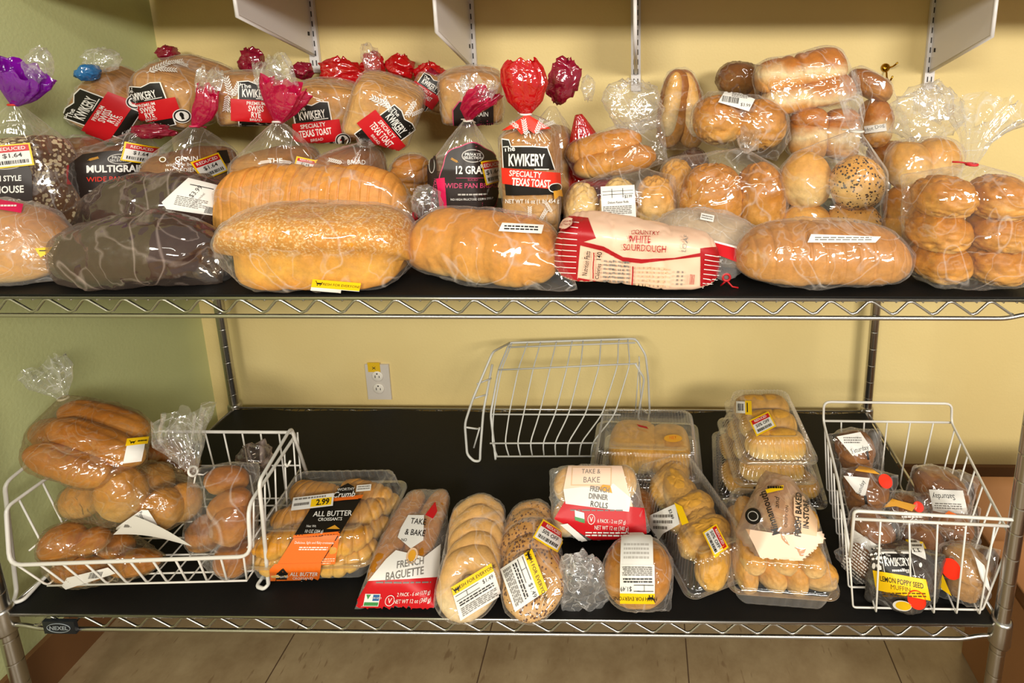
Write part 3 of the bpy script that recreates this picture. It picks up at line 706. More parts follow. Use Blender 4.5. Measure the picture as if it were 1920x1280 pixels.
def st_price(w=66, h=90, price='$3.99', title='Deluxe Kaiser Rolls'):
    a = [('r', -w/2, -h/2, w/2, h/2, 'p'), ('r', -w*.45, h*.38, w*.45, h*.39, 'k'), ('r', -w*.45, h*.31, w*.45, h*.32, 'k'), ('r', -w*.18, h*.24, -w*.165, h*.44, 'k'), ('r', w*.14, h*.24, w*.155, h*.44, 'k'),
         ('t', price, w*.30, h*.255, h*.065, 'k', {'xs': .8}), ('t', title, 0, h*.15, h*.05, 'k', {'xs': .8}), ('l', -w*.45, w*.38, -h*.14, h*.08, 6, 'g'), ('l', -w*.45, w*.1, -h*.22, -h*.15, 3, 'g'), ('b', -w*.1, -h*.42, w*.5, h*.12, 'k'), ('t', price, w*.34, -h*.43, h*.06, 'k', {'xs': .8})]
    return a
def lb_kwik(kind, w=86, h=92, seal=True):
    """black name block with a red band across it"""
    a = [('p', [(-w*.33, -h*.5), (w*.33, -h*.5), (w*.33, h*.47), (w*.18, h*.5), (w*.02, h*.44), (-w*.14, h*.5), (-w*.33, h*.47)], 'w'),
         ('p', [(-w*.31, -h*.485), (w*.31, -h*.485), (w*.31, h*.455), (w*.17, h*.48), (w*.02, h*.42), (-w*.14, h*.48), (-w*.31, h*.455)], 'k'),
         ('t', 'The', -w*.19, h*.385, h*.085, 'w', {'bold': .01, 'rot': 6}), ('t', 'KWIKERY', 0, h*.245, h*.165, 'w', {'xs': .47, 'bold': .02}), ('r', 0, h*.135, w*.27, h*.15, 'w'),
         ('p', [(-w*.46, -h*.32), (w*.46, -h*.34), (w*.46, h*.10), (-w*.46, h*.12)], 'r')]
    if kind == 'rye': a += [('t', 'PREMIUM', 0, h*.045, h*.07, 'w', {'xs': .8, 'bold': .01}), ('t', 'SWISS', 0, -h*.06, h*.115, 'w', {'xs': .62, 'bold': .02}), ('t', 'RYE', 0, -h*.185, h*.115, 'w', {'xs': .62, 'bold': .02}), ('t', 'BREAD', 0, -h*.28, h*.05, 'w')]
    else: a += [('t', 'SPECIALTY', -w*.02, h*.035, h*.085, 'w', {'xs': .78, 'bold': .015}), ('t', 'TEXAS TOAST', 0, -h*.11, h*.135, 'w', {'xs': .48, 'bold': .02}), ('t', 'BREAD', 0, -h*.25, h*.055, 'w')]
    if seal: a += [('e', w*.46, -h*.33, w*.14, w*.14, 'w'), ('e', w*.46, -h*.33, w*.125, w*.125, 'k'), ('e', w*.46, -h*.33, w*.10, w*.10, 'w'), ('e', w*.46, -h*.30, w*.03, w*.05, 'k'), ('r', w*.44, -h*.40, w*.48, -h*.33, 'k')]
    return a
def lb_select(t1, t2, w=120, h=130, col='m'):
    """dark scalloped emblem label"""
    def sc(k): 
        t = np.linspace(0, 2*math.pi, 64, endpoint=False); r = (np.abs(np.cos(t))**3.4+np.abs(np.sin(t))**3.4)**(-1/3.4)*(1+.05*np.cos(4*t)+.03*np.cos(8*t)); return [(x*w*.47*k, y*h*.47*k) for x, y in zip(np.cos(t)*r, np.sin(t)*r)]
    a = [('p', sc(1.03), col if col != 'm' else 'pk'), ('p', sc(1.0), 'b'), ('e', 0, h*.33, w*.17, h*.09, 'mg'), ('e', 0, h*.33, w*.155, h*.078, 'b'), ('t', 'PRIVATE', 0, h*.35, h*.04, 'w', {'bold': .01}), ('t', 'SELECTION', 0, h*.305, h*.034, 'w', {'bold': .01}),
         ('t', t1, 0, h*.14, h*.105, 'w', {'xs': .72, 'bold': .025}), ('t', t2, 0, -h*.07, h*.07, 'pk', {'xs': .9, 'bold': .01}), ('r', -w*.25, h*.03, w*.25, h*.036, 'pk'), ('t', 'SLICED', 0, h*.01, h*.03, 'pk'), ('l', -w*.22, w*.22, -h*.21, -h*.17, 1, 'mg'), ('t', 'NO HIGH FRUCTOSE CORN SYRUP', 0, -h*.255, h*.03, 'w', {'xs': .85}), ('wh', -w*.28, h*.27, w*.10, 60, 'gd'), ('wh', w*.28, h*.27, w*.10, -60, 'gd')]
    return a
m_bag = film('clear_bag', haze=.03, gloss=.06, edge=.30, rough=.06, bscale=13)
m_bagc = film('clear_bag_crumpled', haze=.025, gloss=.075, edge=.34, rough=.045, bump=1.0, bscale=17)
m_tailc = film('clear_bag_gather', haze=.06, gloss=.12, edge=.36, rough=.05, bump=1.0, bscale=24, crease=.22)
m_tailw = film('white_crumpled_film', haze=.15, gloss=.14, edge=.5, rough=.05, bump=1.0, bscale=30, crease=.35)
m_bagg = film('grey_clear_bag', haze=.075, tint='#cfc8be', gloss=.10, edge=.35, rough=.06, hazecol='#c4b0a8', bump=1.0, bscale=12, crease=.30)
m_bagw = film('frosted_bag', haze=.13, gloss=.07, edge=.4, rough=.16)
def cf(name, col, op): return film(name, haze=op, tint=col, gloss=.10, rough=.08, hazecol=col, edge=.3, opac=op, bump=1.0, bscale=30)
m_purple = cf('purple_film', '#8b10b4', .88); m_red = cf('red_film', '#d8121c', .90); m_pink = cf('pink_film', '#d81c58', .75); m_mag = cf('crimson_film', '#a8123c', .85); m_blue = cf('blue_film', '#2a86c8', .85)
m_pet = film('clear_clamshell', haze=.0, gloss=.10, rough=.06, edge=.42, bump=.08, bscale=14, crease=0, fp=1.8)  # strong edge haze paints in the bright glints along the moulded ribs
# crusts
b_white = bread('white_loaf_crust', '#c98736', '#e2ac5c', '#d99a48', rough=.5)
b_ital = bread('italian_crust', '#c68232', '#d8994a', '#e8c07c', rough=.5)
b_corn = bread('cornmeal_crust', '#cf8c36', '#e0a548', '#d6923a', rough=.6, flour=.75, zmix=(.3, .62))
b_sliced = bread('sliced_crust', '#cf8d48', '#dfa75e', '#e6ba7a', rough=.5)
b_golden = bread('golden_roll_crust', '#b87628', '#d99f50', '#e8c888', rough=.42)
b_pale = bread('pale_roll_crust', '#d8a45a', '#ecd09a', '#f0dcb0', rough=.55)
b_kais = bread('kaiser_crust', '#e0bb78', '#ecd29c', '#efdcb2', rough=.6)
b_hot = bread('hot_dog_bun_crust', '#b8702a', '#eed4a4', '#d99a52', rough=.5, zmix=(.45, .68))
b_brown = bread('brown_roll_crust', '#975a22', '#bf8440', '#d2a264', rough=.38)
b_dark = bread('pumpernickel_crust', '#4e2c24', '#5c382e', '#44281f', rough=.5)
b_wheat = bread('wheat_crust', '#8a5a30', '#a8723e', '#b98a54', rough=.6)
b_oat = bread('oat_crust', '#6b4526', '#7a5230', '#6b4526', rough=.6, spots='#e6d2a8', spotscale=125, spotsize=.25)
b_rye = bread('rye_crust', '#b07c44', '#d6a86c', '#c08c50', rough=.5)
b_seed = bread('seeded_crust', '#d09648', '#e4bd7c', '#d8a65c', rough=.5, spots='#3a2412', spotscale=170, spotsize=.20)
b_bagel = bread('bagel_crust', '#d8a664', '#efd6aa', '#e6c490', rough=.45)
b_bagel2 = bread('onion_bagel_crust', '#c08a4a', '#dcb27a', '#cf9c5c', rough=.5, spots='#5c3414', spotscale=170, spotsize=.2)
b_croi = bread('croissant_crust', '#c98a34', '#e6b866', '#f0cf8c', rough=.45)
b_muf = bread('muffin_crust', '#8a5526', '#b97f44', '#a8703a', rough=.55)
b_roll2 = bread('dinner_roll_crust', '#d49a4c', '#eccb8e', '#e6bc78', rough=.5)

def rrect(w, d, r, n=8):
    out = []
    for cx, cy, a0 in ((w/2-r, d/2-r, 0), (-w/2+r, d/2-r, 90), (-w/2+r, -d/2+r, 180), (w/2-r, -d/2+r, 270)):
        for k in range(n+1):
            a = math.radians(a0+90*k/n); out.append((cx+r*math.cos(a), cy+r*math.sin(a)))
    return out
def outline(w, d, r, n):
    P = np.array(rrect(w, d, r)); Q = np.vstack([P, P[:1]]); sg = np.linalg.norm(np.diff(Q, axis=0), axis=1); cu = np.concatenate([[0], np.cumsum(sg)])
    t = np.linspace(0, cu[-1], n, endpoint=False); return np.stack([np.interp(t, cu, Q[:, 0]), np.interp(t, cu, Q[:, 1])], 1)
def shell(w, d, levels, r=.022, ribs=0, amp=.0012, n=900):
    """clear moulded shell: levels=[(inset, z, rib weight)] from rim to closed face"""
    base = outline(w, d, r, n); nd = base/np.linalg.norm(base, axis=1)[:, None]; k = np.arange(n); V = []
    for ins, z, wt in levels:
        sc = np.stack([base[:, 0]*(1-2*ins/w), base[:, 1]*(1-2*ins/d)], 1)+nd*(amp*1.7*wt*np.sign(np.sin(k*2*math.pi*ribs/n))*np.abs(np.sin(k*2*math.pi*ribs/n))**.5)[:, None]
        V.append(np.column_stack([sc, np.full(n, z)]))
    V = np.vstack(V); F = grid_faces(len(levels), n); a = len(V); V = np.vstack([V, [[0, 0, levels[-1][1]]]])
    F += [(a, (len(levels)-1)*n+j, (len(levels)-1)*n+(j+1) % n) for j in range(n)]
    return V, F
def clamshell(pk, c, w, d, h1, h2, R, ribs=90, amp=.0012, panel=.004):
    """hinged clear container: tray + domed lid, both ribbed, wide rim"""
    R = np.asarray(R); T = lambda VF: (VF[0]@R.T+np.asarray(c), VF[1])
    tray = shell(w, d, [(-.009, h1+.001, 0), (-.009, h1-.001, 0), (0, h1-.0015, 0), (.002, h1-.006, 0), (.004, h1-.010, 1), (.009, .010, 1), (.012, .003, .3), (.018, .0004, 0), (.03, .0004, 0)], ribs=ribs, amp=amp)
    lid = shell(w, d, [(-.008, h1+.0015, 0), (-.008, h1+.003, 0), (0, h1+.0035, 0), (.002, h1+.007, .2), (.004, h1+.010, 1), (.010, h1+h2*.82, 1), (.014, h1+h2*.95, .6), (.020, h1+h2, 0), (.026, h1+h2, 0), (.028, h1+h2-panel, 0), (.05, h1+h2-panel, 0)], ribs=ribs, amp=amp)
    it = pk.part('tray', T(tray), m_pet, False); il = pk.part('lid', T(lid), m_pet, False)
    V = lid[0]@R.T+np.asarray(c); V2 = tray[0]@R.T+np.asarray(c); n0 = len(V); pk.ib = il; pk.bvh = hull_bvh(np.vstack([V[::7], V2[::7]])); return pk
# ================================================================== UPPER SHELF
UP = H
def WF(px, py, Y): return onY(px, py, Y-.038)
G_UP, G_LOW = 'bagged bread on the upper shelf', 'packaged baked goods on the lower shelf'
def bread_pack(label, cat='bread', name='bagged_bread', group=G_UP): return Pack(name, label, cat, group)
# ---------------- front row
p = bread_pack('golden loaf in a frosted bag at the green wall end, front of the upper shelf')
p.part('loaf', loft(WF(22, 470, .11), (.205, .13, .125), rot(0, -6, -8), 'oval', p=2.6, q=2, crease=.003, seed=2), b_golden, rest=UP)
nk = WF(140, 515, .085); p.bag(m_bagw, neck=nk, floor=UP, seed=3, wrinkle=.004)
p.part('bag_tail', crumple(WF(118, 478, .1), (.022, .03, .042), seed=5), m_tailc, False, p.ib)
p.art('price_label', 82, 472, .06, [('p', [(-12, 6), (10, 9), (6, -2), (-3, -10)], 'y'), ('r', -6, 1, 2, 3, 'k')])
p.art('purple_print', 16, 385, .09, [('p', [(-24, 14), (18, 2), (16, -14), (-24, -4)], 'm'), ('l', -18, 10, -4, 2, 1, 'w')]).done()

p = bread_pack('dark pumpernickel loaf in a crumpled grey bag at the front edge of the upper shelf')
p.part('loaf', loft(WF(262, 480, .105), (.26, .13, .100), rot(0, 2, -3), 'oval', p=3.4, q=2.2, crease=.004, seed=11), b_dark, rest=UP)
p.bag(m_bagg, axis=(1, 0, 0), floor=UP, wrinkle=.006, wscale=15, infl=.010, seed=12, extra=[WF(410, 455, .10), WF(405, 530, .08), WF(120, 470, .10)])
p.part('bag_tail', crumple(WF(402, 500, .10), (.028, .035, .044), rot(0, 20), seed=13), m_tailc, False, p.ib); p.done()
p = bread_pack('dark pumpernickel loaf lying behind, with a white price label on its bag')
p.part('loaf', loft(WF(292, 390, .255), (.275, .12, .132), rot(0, 8, 2), 'oval', p=3.4, q=2.3, crease=.004, seed=14), b_dark, rest=UP)
p.bag(m_bagg, axis=(1, 0, 0), floor=UP, wrinkle=.006, wscale=14, infl=.006, seed=15)
p.art('price_label', 362, 367, .20, [('p', [(-40, -22), (-16, 30), (32, 28), (40, -28), (-30, -32)], 'p'), ('r', -10, 18, 26, 19.5, 'k'), ('t', '$3.99', 2, 8, 8, 'k', {'rot': 66}), ('t', 'Pumpernickel', 9, -6, 4, 'g', {'rot': 66}), ('l', -22, 24, -22, -4, 6, 'g'), ('b', 30, -20, 12, 12, 'k')], -14).done()

p = bread_pack('white loaf with floury crown over a narrow pan base, front of the upper shelf')
p.part('loaf', loft(WF(601, 470, .095), (.315, .14, .122), rot(0, -1, 1), 'pan', p=5, q=2.6, bump=.07, crease=.003, taper=-.02, seed=3, panx=.14), b_corn, rest=UP)
p.bag(m_bagc, axis=(1, 0, 0), floor=UP, wrinkle=.004, wscale=18, seed=4, extra=[WF(430, 470, .1), WF(765, 470, .1)])
p.art('price_label', 630, 537, .03, [('r', -39, -10, 39, 0, 'p'), ('r', -39, -4, 39, 10, 'y'), ('t', 'FRESH FOR EVERYONE.', 8, 3, 4.5, 'k')]+cart(-28, 4, 7), -5).done()
p = bread_pack('long sliced white loaf lying behind the floury pan loaf')
p.part('loaf', loft(WF(588, 380, .245), (.375, .11, .166), rot(0, -1.5, 0), 'oval', p=6, q=2.6, slices=20, depth=.034, bump=.10, seed=5), b_sliced, rest=UP)
nk = WF(778, 405, .225); p.bag(m_bag, neck=nk, floor=UP, wrinkle=.004, wscale=18, seed=6, pleat=.1)
p.part('bag_tail', crumple(WF(802, 385, .215), (.036, .03, .045), rot(0, 30), seed=7), m_tailc, False, p.ib); p.tie(nk, .007, '#b01020', axis=(1, 0, .3)).done()

p = bread_pack('smooth italian loaf with creased crust and slanting end, front of the shelf')
p.part('loaf', loft(WF(908, 485, .115), (.278, .125, .112), rot(0, -2, -13), 'oval', p=4.5, q=2.2, crease=.0045, bump=.07, seed=21, cuts=[(.14, .012, .05), (.52, .014, .05)]), b_ital, rest=UP)
p.bag(m_bag, axis=(1, 0, 0), floor=UP, wrinkle=.003, wscale=18, seed=22, extra=[WF(1082, 545, .03), WF(770, 470, .15)])
p.art('price_label', 975, 428, .12, [('p', [(-35, -6), (-30, 8), (40, 7), (36, -8)], 'p'), ('l', -26, 30, -4, 5, 2, 'k')], -2).done()

p = bread_pack('red and cream striped sourdough bread bag with printed nutrition panel, front of the upper shelf')
i = p.part('printed_bag', loft(WF(1196, 490, .098), (.276, .11, .092), rot(0, -5, -1), 'square', p=8, q=2.2, taper=-.14, bump=.10, crease=.003, seed=31, n=(120, 60)), plain('cream_bag_film', '#e8c3a8', .3), rest=UP); p.surf(i)
a = [('p', [(-190, 90), (-84, 78), (-64, 38), (-92, 28), (-96, -44), (-120, -90), (-190, -90)], 'dr'), ('p', [(126, 30), (190, 40), (190, -90), (134, -74)], 'dr'), ('p', [(-94, -38), (40, -56), (136, -66), (136, -90), (-110, -90)], 'dr'),
     ('p', [(-96, 32), (-50, 24), (-14, 6), (20, 4), (80, 10), (128, 22), (128, 15), (80, 7), (20, -4), (-14, -2), (-52, 16), (-96, 24)], 'dr')]
for k in range(10): a.append(('p', [(-178, 72-k*11.5), (-98, 66-k*10.5), (-98, 64.6-k*10.5), (-178, 70.4-k*11.5)], 'w'))
for k in range(9): a.append(('p', [(134, 20-k*9), (180, 16-k*9), (180, 14.6-k*9), (134, 18.6-k*9)], 'w'))
a += [('e', -122, 62, 15, 13, 'dr'), ('e', -122, 62, 13.5, 11.5, 'cr'), ('t', 'Celebrating', -122, 65, 4, 'dr', {'xs': .9}), ('t', '35 Years', -122, 59, 5, 'dr', {'xs': .9}),
      ('t', 'COUNTRY', 24, 50, 8, 'dr', {'xs': 1.0}), ('t', 'WHITE', 14, 39, 10, 'dr', {'xs': .95}), ('t', 'SOURDOUGH', 24, 26, 12, 'dr', {'xs': .75}), ('t', 'LOAF', 96, 36, 8, 'g', {'rot': 80}),
      ('t', 'Nutrition Facts', -80, -8, 9, 'k', {'rot': 84, 'xs': .62, 'bold': .01}), ('t', 'Calories', -58, -22, 8, 'k', {'rot': 84, 'xs': .8, 'bold': .01}), ('t', '140', -57, 8, 9, 'k', {'rot': 84, 'bold': .01}), ('r', -68, -36, -66, 14, 'dr'), ('r', 4, -44, 6.5, -8, 'dr')]
a += [('l', -48+k*8.5, -43+k*8.5, -42, 2, 6, 'g') for k in range(6)]+[('l', 12+k*7, 16+k*7, -46, -6, 5, 'tan') for k in range(9)]+[('l', 84, 88, -40, -10, 4, 'g'), ('l', 92, 96, -40, -10, 4, 'g'), ('b', 112, -26, 8, 20, 'dr')]
p.art('bag_print', 1182, 488, .03, a, -3, squash=.95).done()
p = bread_pack('clear-topped sourdough bag with a red band, behind the printed sourdough bag')
p.part('loaf', loft(WF(1325, 462, .19), (.20, .13, .085), rot(0, -6, -8), 'oval', p=3, q=2.1, seed=33), bread('pale_grey_crust', '#b49a78', '#c4b090', '#b8a484', rough=.5), rest=UP)
nk = WF(1362, 520, .065); p.bag(m_bagw, neck=nk, floor=UP, seed=34, wrinkle=.004, extra=[WF(1200, 430, .16), WF(1420, 425, .18)]).tie(nk, .006, '#b01018', axis=(0, -1, 0))
p.art('red_print', 1305, 452, .12, [('p', [(-60, 14), (-40, 14), (80, -10), (76, -34), (20, -16), (-62, 2)], 'r'), ('p', [(-58, 18), (-40, 17), (82, -8), (80, -11), (-40, 14)], 'w')], -3)
p.art('small_label', 1326, 408, .16, [('r', -12, -6, 12, 6, 'p'), ('l', -10, 10, -4, 4, 2, 'g')], -12).done()

p = bread_pack('oval sliced loaf in a shiny clear bag, front right of the upper shelf')
p.part('loaf', loft(WF(1540, 498, .10), (.295, .13, .098), rot(0, -1, 2), 'oval', p=3.2, q=2.2, slices=11, depth=.038, bump=.09, seed=41), bread('sliced_brown_crust', '#b87c3e', '#cf9655', '#dcb07a', rough=.4), rest=UP)
p.bag(m_bagc, axis=(1, 0, 0), floor=UP, wrinkle=.0035, wscale=16, seed=42, extra=[WF(1704, 470, .10), WF(1372, 480, .10)])
p.art('price_label', 1582, 446, .10, [('p', [(-58, -8), (-52, 6), (60, 2), (50, -8)], 'p'), ('l', -46, 44, -5, 2, 2, 'g')], 0).done()

p = bread_pack('bag of six shiny golden rolls in two columns with a red tie', 'rolls', 'bag_of_rolls')
for k, (x, y, rx, ry) in enumerate([(1769, 382, 54, 39), (1757, 444, 52, 40), (1760, 502, 50, 38), (1872, 384, 54, 42), (1868, 446, 54, 39), (1862, 503, 56, 40)]):
    c = WF(x, y, .088); q = 1/ppm(c); p.part('roll', ball(c, (rx*q, .052, ry*q*1.08), rot(0, 0, 8 if k < 3 else -8), e=.9, flat=.9, crease=.12, wr=.10, seed=50+k), b_golden)
p.lift(UP); nk = WF(1822, 308, .085); p.bag(m_bagc, neck=nk, floor=UP, seed=57, wrinkle=.003, wscale=20, extra=[WF(1695, 330, .13), WF(1920, 350, .13)], infl=.005)
p.tail([nk, WF(1830, 265, .12), WF(1846, 225, .14), WF(1862, 205, .15)], [.007, .022, .05, .068], m_tailc, flat=.55, seed=58).tie(nk, .008, '#c01420').done()
# ---------------- second row
p = bread_pack('oat-topped brown loaf with a purple bag top, beside the green wall')
p.part('loaf', loft(W(35, 330, .215), (.22, .115, .150), rot(0, 0, 0)@rot(0, 90, 0)@rot(90, 0, 0), 'pan', p=7, q=2.6, bump=.06, crease=.004, seed=60), b_oat, rest=UP)
nk = W(27, 196, .195); p.bag(m_bag, neck=nk, floor=UP, seed=61, wrinkle=.003, extra=[W(118, 370, .19)])
p.tail([nk, W(32, 172, .19), W(36, 145, .185), W(38, 128, .185)], [.008, .035, .052, .056], m_purple, flat=.55, pleat=.25, seed=62, rag=.004)
p.part('bag_tail', crumple(W(72, 122, .20), (.026, .025, .04), rot(0, -20), seed=63), m_tailc, False, p.ib); p.tie(nk, .008, '#c02818', stub=False)
p.art('emblem', 5, 345, .19, [('p', [(-50, 40), (30, 38), (36, 20), (36, -38), (24, -52), (-50, -52)], 'b'), ('t', 'ARTISAN STYLE', -6, 10, 10, 'w', {'xs': .60, 'bold': .02}), ('t', 'OAKHOUSE', -4, -10, 13, 'w', {'xs': .62, 'bold': .02}), ('t', 'ROAST BREAD', -6, -32, 8, 'w', {'xs': .8}), ('e', 2, 32, 20, 6, 'mg'), ('e', 2, 32, 18, 4.5, 'b')], 3)
p.art('price_sticker', 24, 292, .18, st_reduced('$1.64', 50, 42), 8).done()
p = bread_pack('plain brown loaf bag half hidden behind the oat-topped loaf')
p.part('loaf', loft(W(144, 320, .335), (.20, .10, .07), rot(0, 90, 0)@rot(90, 0, 0), 'square', p=8, q=2.6, seed=64), b_wheat, rest=UP); p.bag(m_bag, axis=(0, 0, 1), floor=UP, seed=65).done()
p = bread_pack('multigrain pan bread bag with dark oval emblem and reduced sticker')
p.part('loaf', loft(W(212, 345, .345), (.178, .12, .158), rot(0, 90, 0)@rot(90, 0, 0), 'square', p=8, q=2.6, slices=14, depth=.012, seed=66), b_wheat, rest=UP)
nk = W(262, 248, .33); p.bag(m_bag, neck=nk, floor=UP, seed=67, wrinkle=.003)
p.part('bag_tail', crumple(W(287, 246, .34), (.055, .03, .018), seed=68), m_mag, False, p.ib)
p.art('emblem', 208, 328, .27, [('p', [(-74, -14), (-70, 18), (-50, 22), (-52, -16)], 'r'), ('p', [(-58, -4), (-56, 22), (-38, 40), (0, 46), (50, 44), (72, 30), (72, -36), (20, -56), (-38, -50)], 'b'),
     ('e', 15, 30, 19, 10, 'mg'), ('e', 15, 30, 17.5, 8.5, 'b'), ('t', 'PRIVATE', 15, 33, 5, 'w'), ('t', 'SELECTION', 15, 27.5, 4.5, 'w'), ('t', 'MULTIGRAIN', 8, 12, 13, 'w', {'xs': .78, 'bold': .035}), ('t', 'WIDE PAN BREAD', 10, -7, 9, 'lt', {'xs': .85, 'bold': .01}), ('wh', -22, 31, 12, -70, 'gd'), ('l', -30, 40, -36, -26, 2, 'mg')], 2)
p.art('price_sticker', 262, 288, .27, st_reduced('$1.64', 50, 36), -12).done()
p = bread_pack('bag with white lettering and a pink gathered top and long pink tail')
p.part('loaf', loft(W(358, 320, .365), (.17, .11, .17), rot(0, 90, 0)@rot(90, 0, 0), 'square', p=8, q=2.6, slices=12, depth=.012, seed=70), b_wheat, rest=UP)
nk = W(366, 236, .33); p.bag(m_bag, neck=nk, floor=UP, seed=71, wrinkle=.003)
p.tail([nk, W(378, 215, .325), W(388, 190, .32), W(390, 168, .32)], [.009, .022, .028, .028], m_pink, flat=.5, seed=72, pleat=.25)
p.tail([W(390, 172, .32), W(393, 150, .33), W(395, 130, .34)], [.027, .030, .026], m_tailc, flat=.4, seed=73, pleat=.3).tie(nk, .009, '#c8305a')
p.art('white_print', 340, 306, .30, [('t', 'GRAIN', 8, 8, 9, 'w', {'xs': .9, 'bold': .01}), ('t', 'with the best', 0, -2, 6, 'w', {'sh': .2}), ('t', 'INGREDIENTS', 4, -13, 8, 'w', {'xs': .8}), ('e', -26, 8, 5, 5, 'w'), ('e', -26, 8, 3.5, 3.5, 'lb')], 3)
p.art('emblem', 418, 292, .32, [('p', [(-10, 10), (6, 12), (12, -14), (-8, -16)], 'b')])
p.art('price_sticker', 392, 312, .29, st_reduced('$1.64', 46, 40), 26).done()
p = bread_pack('wide-shouldered bread bag with pink and clear fanned tail above the sliced loaf')
p.part('loaf', loft(W(518, 335, .365), (.17, .115, .175), rot(0, 90, 0)@rot(90, 0, 0), 'square', p=8, q=2.6, slices=12, depth=.012, seed=74), b_rye, rest=UP)
nk = W(521, 229, .31); p.bag(m_bag, neck=nk, floor=UP, seed=75, wrinkle=.003, pleat=.3, extra=[W(445, 308, .33), W(594, 308, .33)])
p.tail([nk, W(526, 205, .305), W(532, 178, .30), W(538, 160, .30)], [.009, .030, .044, .050], m_pink, flat=.5, seed=76, pleat=.35)
p.tail([W(526, 175, .31), W(515, 140, .32), W(502, 112, .33)], [.042, .040, .034], m_tailc, flat=.4, seed=77, pleat=.4).tie(nk, .009, '#d8d0cc', axis=(0, .2, 1))
p.art('white_print', 516, 303, .30, [('wh', -14, 0, 16, -80, 'w'), ('wh', 16, 0, 16, 80, 'w'), ('t', 'THE', 0, 2, 9, 'w', {'bold': .02})], 0)
p.art('price_sticker', 572, 308, .30, st_reduced('$1.64', 34, 24), -14).done()
p = bread_pack('brown bread bag gathered at its centre, right of the fanned pink tail bag')
p.part('loaf', loft(W(657, 340, .38), (.165, .11, .155), rot(0, 90, 0)@rot(90, 0, 0), 'square', p=8, q=2.6, slices=12, depth=.012, seed=78), bread('honey_wheat_crust', '#a0683c', '#b57a48', '#b98a5c'), rest=UP)
nk = W(684, 270, .34); p.bag(m_bag, neck=nk, floor=UP, seed=79, wrinkle=.003, pleat=.3)
p.tail([nk, W(688, 262, .36), W(692, 250, .40)], [.008, .02, .03], m_tailc, seed=80)
p.art('white_print', 655, 302, .32, [('wh', -24, 0, 20, 75, 'w'), ('t', 'BREAD', 12, -2, 9, 'w', {'xs': .8})], 0).done()
p = bread_pack('small golden loaf end in a clear bag below the texas toast loaf')
p.part('loaf', loft(W(768, 330, .40), (.15, .09, .082), rot(0, 90, 0)@rot(90, 0, 0), 'oval', p=4, q=2.3, crease=.006, seed=81), b_golden, rest=UP); p.bag(m_bagc, axis=(0, 0, 1), floor=UP, seed=82).done()

p = bread_pack('standing grain bread bag with a pink tail and dark scalloped emblem')
nk = W(878, 226, .25)
p.part('loaf', loft(W(872, 365, .29), (.178, .10, .148), rot(0, 90, 0)@rot(90, 0, 0), 'square', p=9, q=3, slices=14, depth=.012, seed=83), bread('grain_crust', '#7d5a40', '#8f6a4c', '#8a6448'), rest=UP)
p.bag(m_bag, neck=nk, seed=84, floor=UP, wrinkle=.003, pleat=.3)
p.tail([nk, W(882, 208, .245), W(898, 188, .24), W(912, 176, .24)], [.008, .028, .042, .05], m_pink, flat=.5, seed=85, pleat=.4)
p.tail([W(886, 205, .25), W(892, 180, .26), W(902, 152, .27)], [.022, .035, .042], m_tailc, flat=.5, seed=86).tie(nk, .008, '#ddd6d0')
p.art('side_print', 812, 345, .24, [('p', [(-11, 60), (4, 56), (14, -60), (2, -64), (-8, -20)], 'b'), ('t', 'PRIVATE SELECTION', 2, -20, 6, 'pk', {'rot': 84, 'xs': .8}), ('e', -2, 34, 5, 14, 'mg'), ('e', -2, 34, 4, 12.5, 'b'), ('p', [(6, 10), (20, 12), (26, -56), (14, -56)], 'm')])
p.art('emblem', 886, 338, .235, lb_select('12 GRAIN', 'WIDE PAN BREAD', 114, 136))
p.art('price_sticker', 921, 322, .225, st_reduced('$1.64', 36, 46), 12)
p.art('net_weight', 912, 403, .235, [('t', '(1 LB 8 OZ) 680g', 0, 0, 5.5, 'k', {'xs': .9})]).done()
p = bread_pack('standing texas toast loaf with bright red tied bag top')
p.part('loaf', loft(W(997, 345, .265), (.235, .105, .122), rot(0, 90, 0)@rot(90, 0, 0), 'square', p=9, q=3, slices=10, depth=.012, seed=88), b_rye, rest=UP)
nk = W(986, 214, .23); p.bag(m_bag, neck=nk, seed=89, floor=UP, wrinkle=.003, pleat=.3, extra=[W(938, 260, .26), W(1050, 240, .28)])
p.tail([nk, W(985, 190, .228), W(984, 155, .225), W(978, 128, .225), W(980, 112, .225)], [.010, .034, .046, .042, .030], m_red, flat=.6, seed=90, pleat=.16, rag=.003)
p.tie(nk, .010, '#e8e2dc')
p.art('red_print', 988, 228, .225, [('p', [(0, 14), (26, -2), (44, -14), (28, -14), (12, -22), (2, -14), (-10, -24), (-20, -12), (-48, -18), (-20, 0)], 'lt')])
a = [('wh', -34, 92, 26, 50, 'w'), ('wh', -10, 84, 26, 10, 'w'), ('wh', 16, 86, 26, -20, 'w'), ('wh', 34, 90, 24, -60, 'w')]
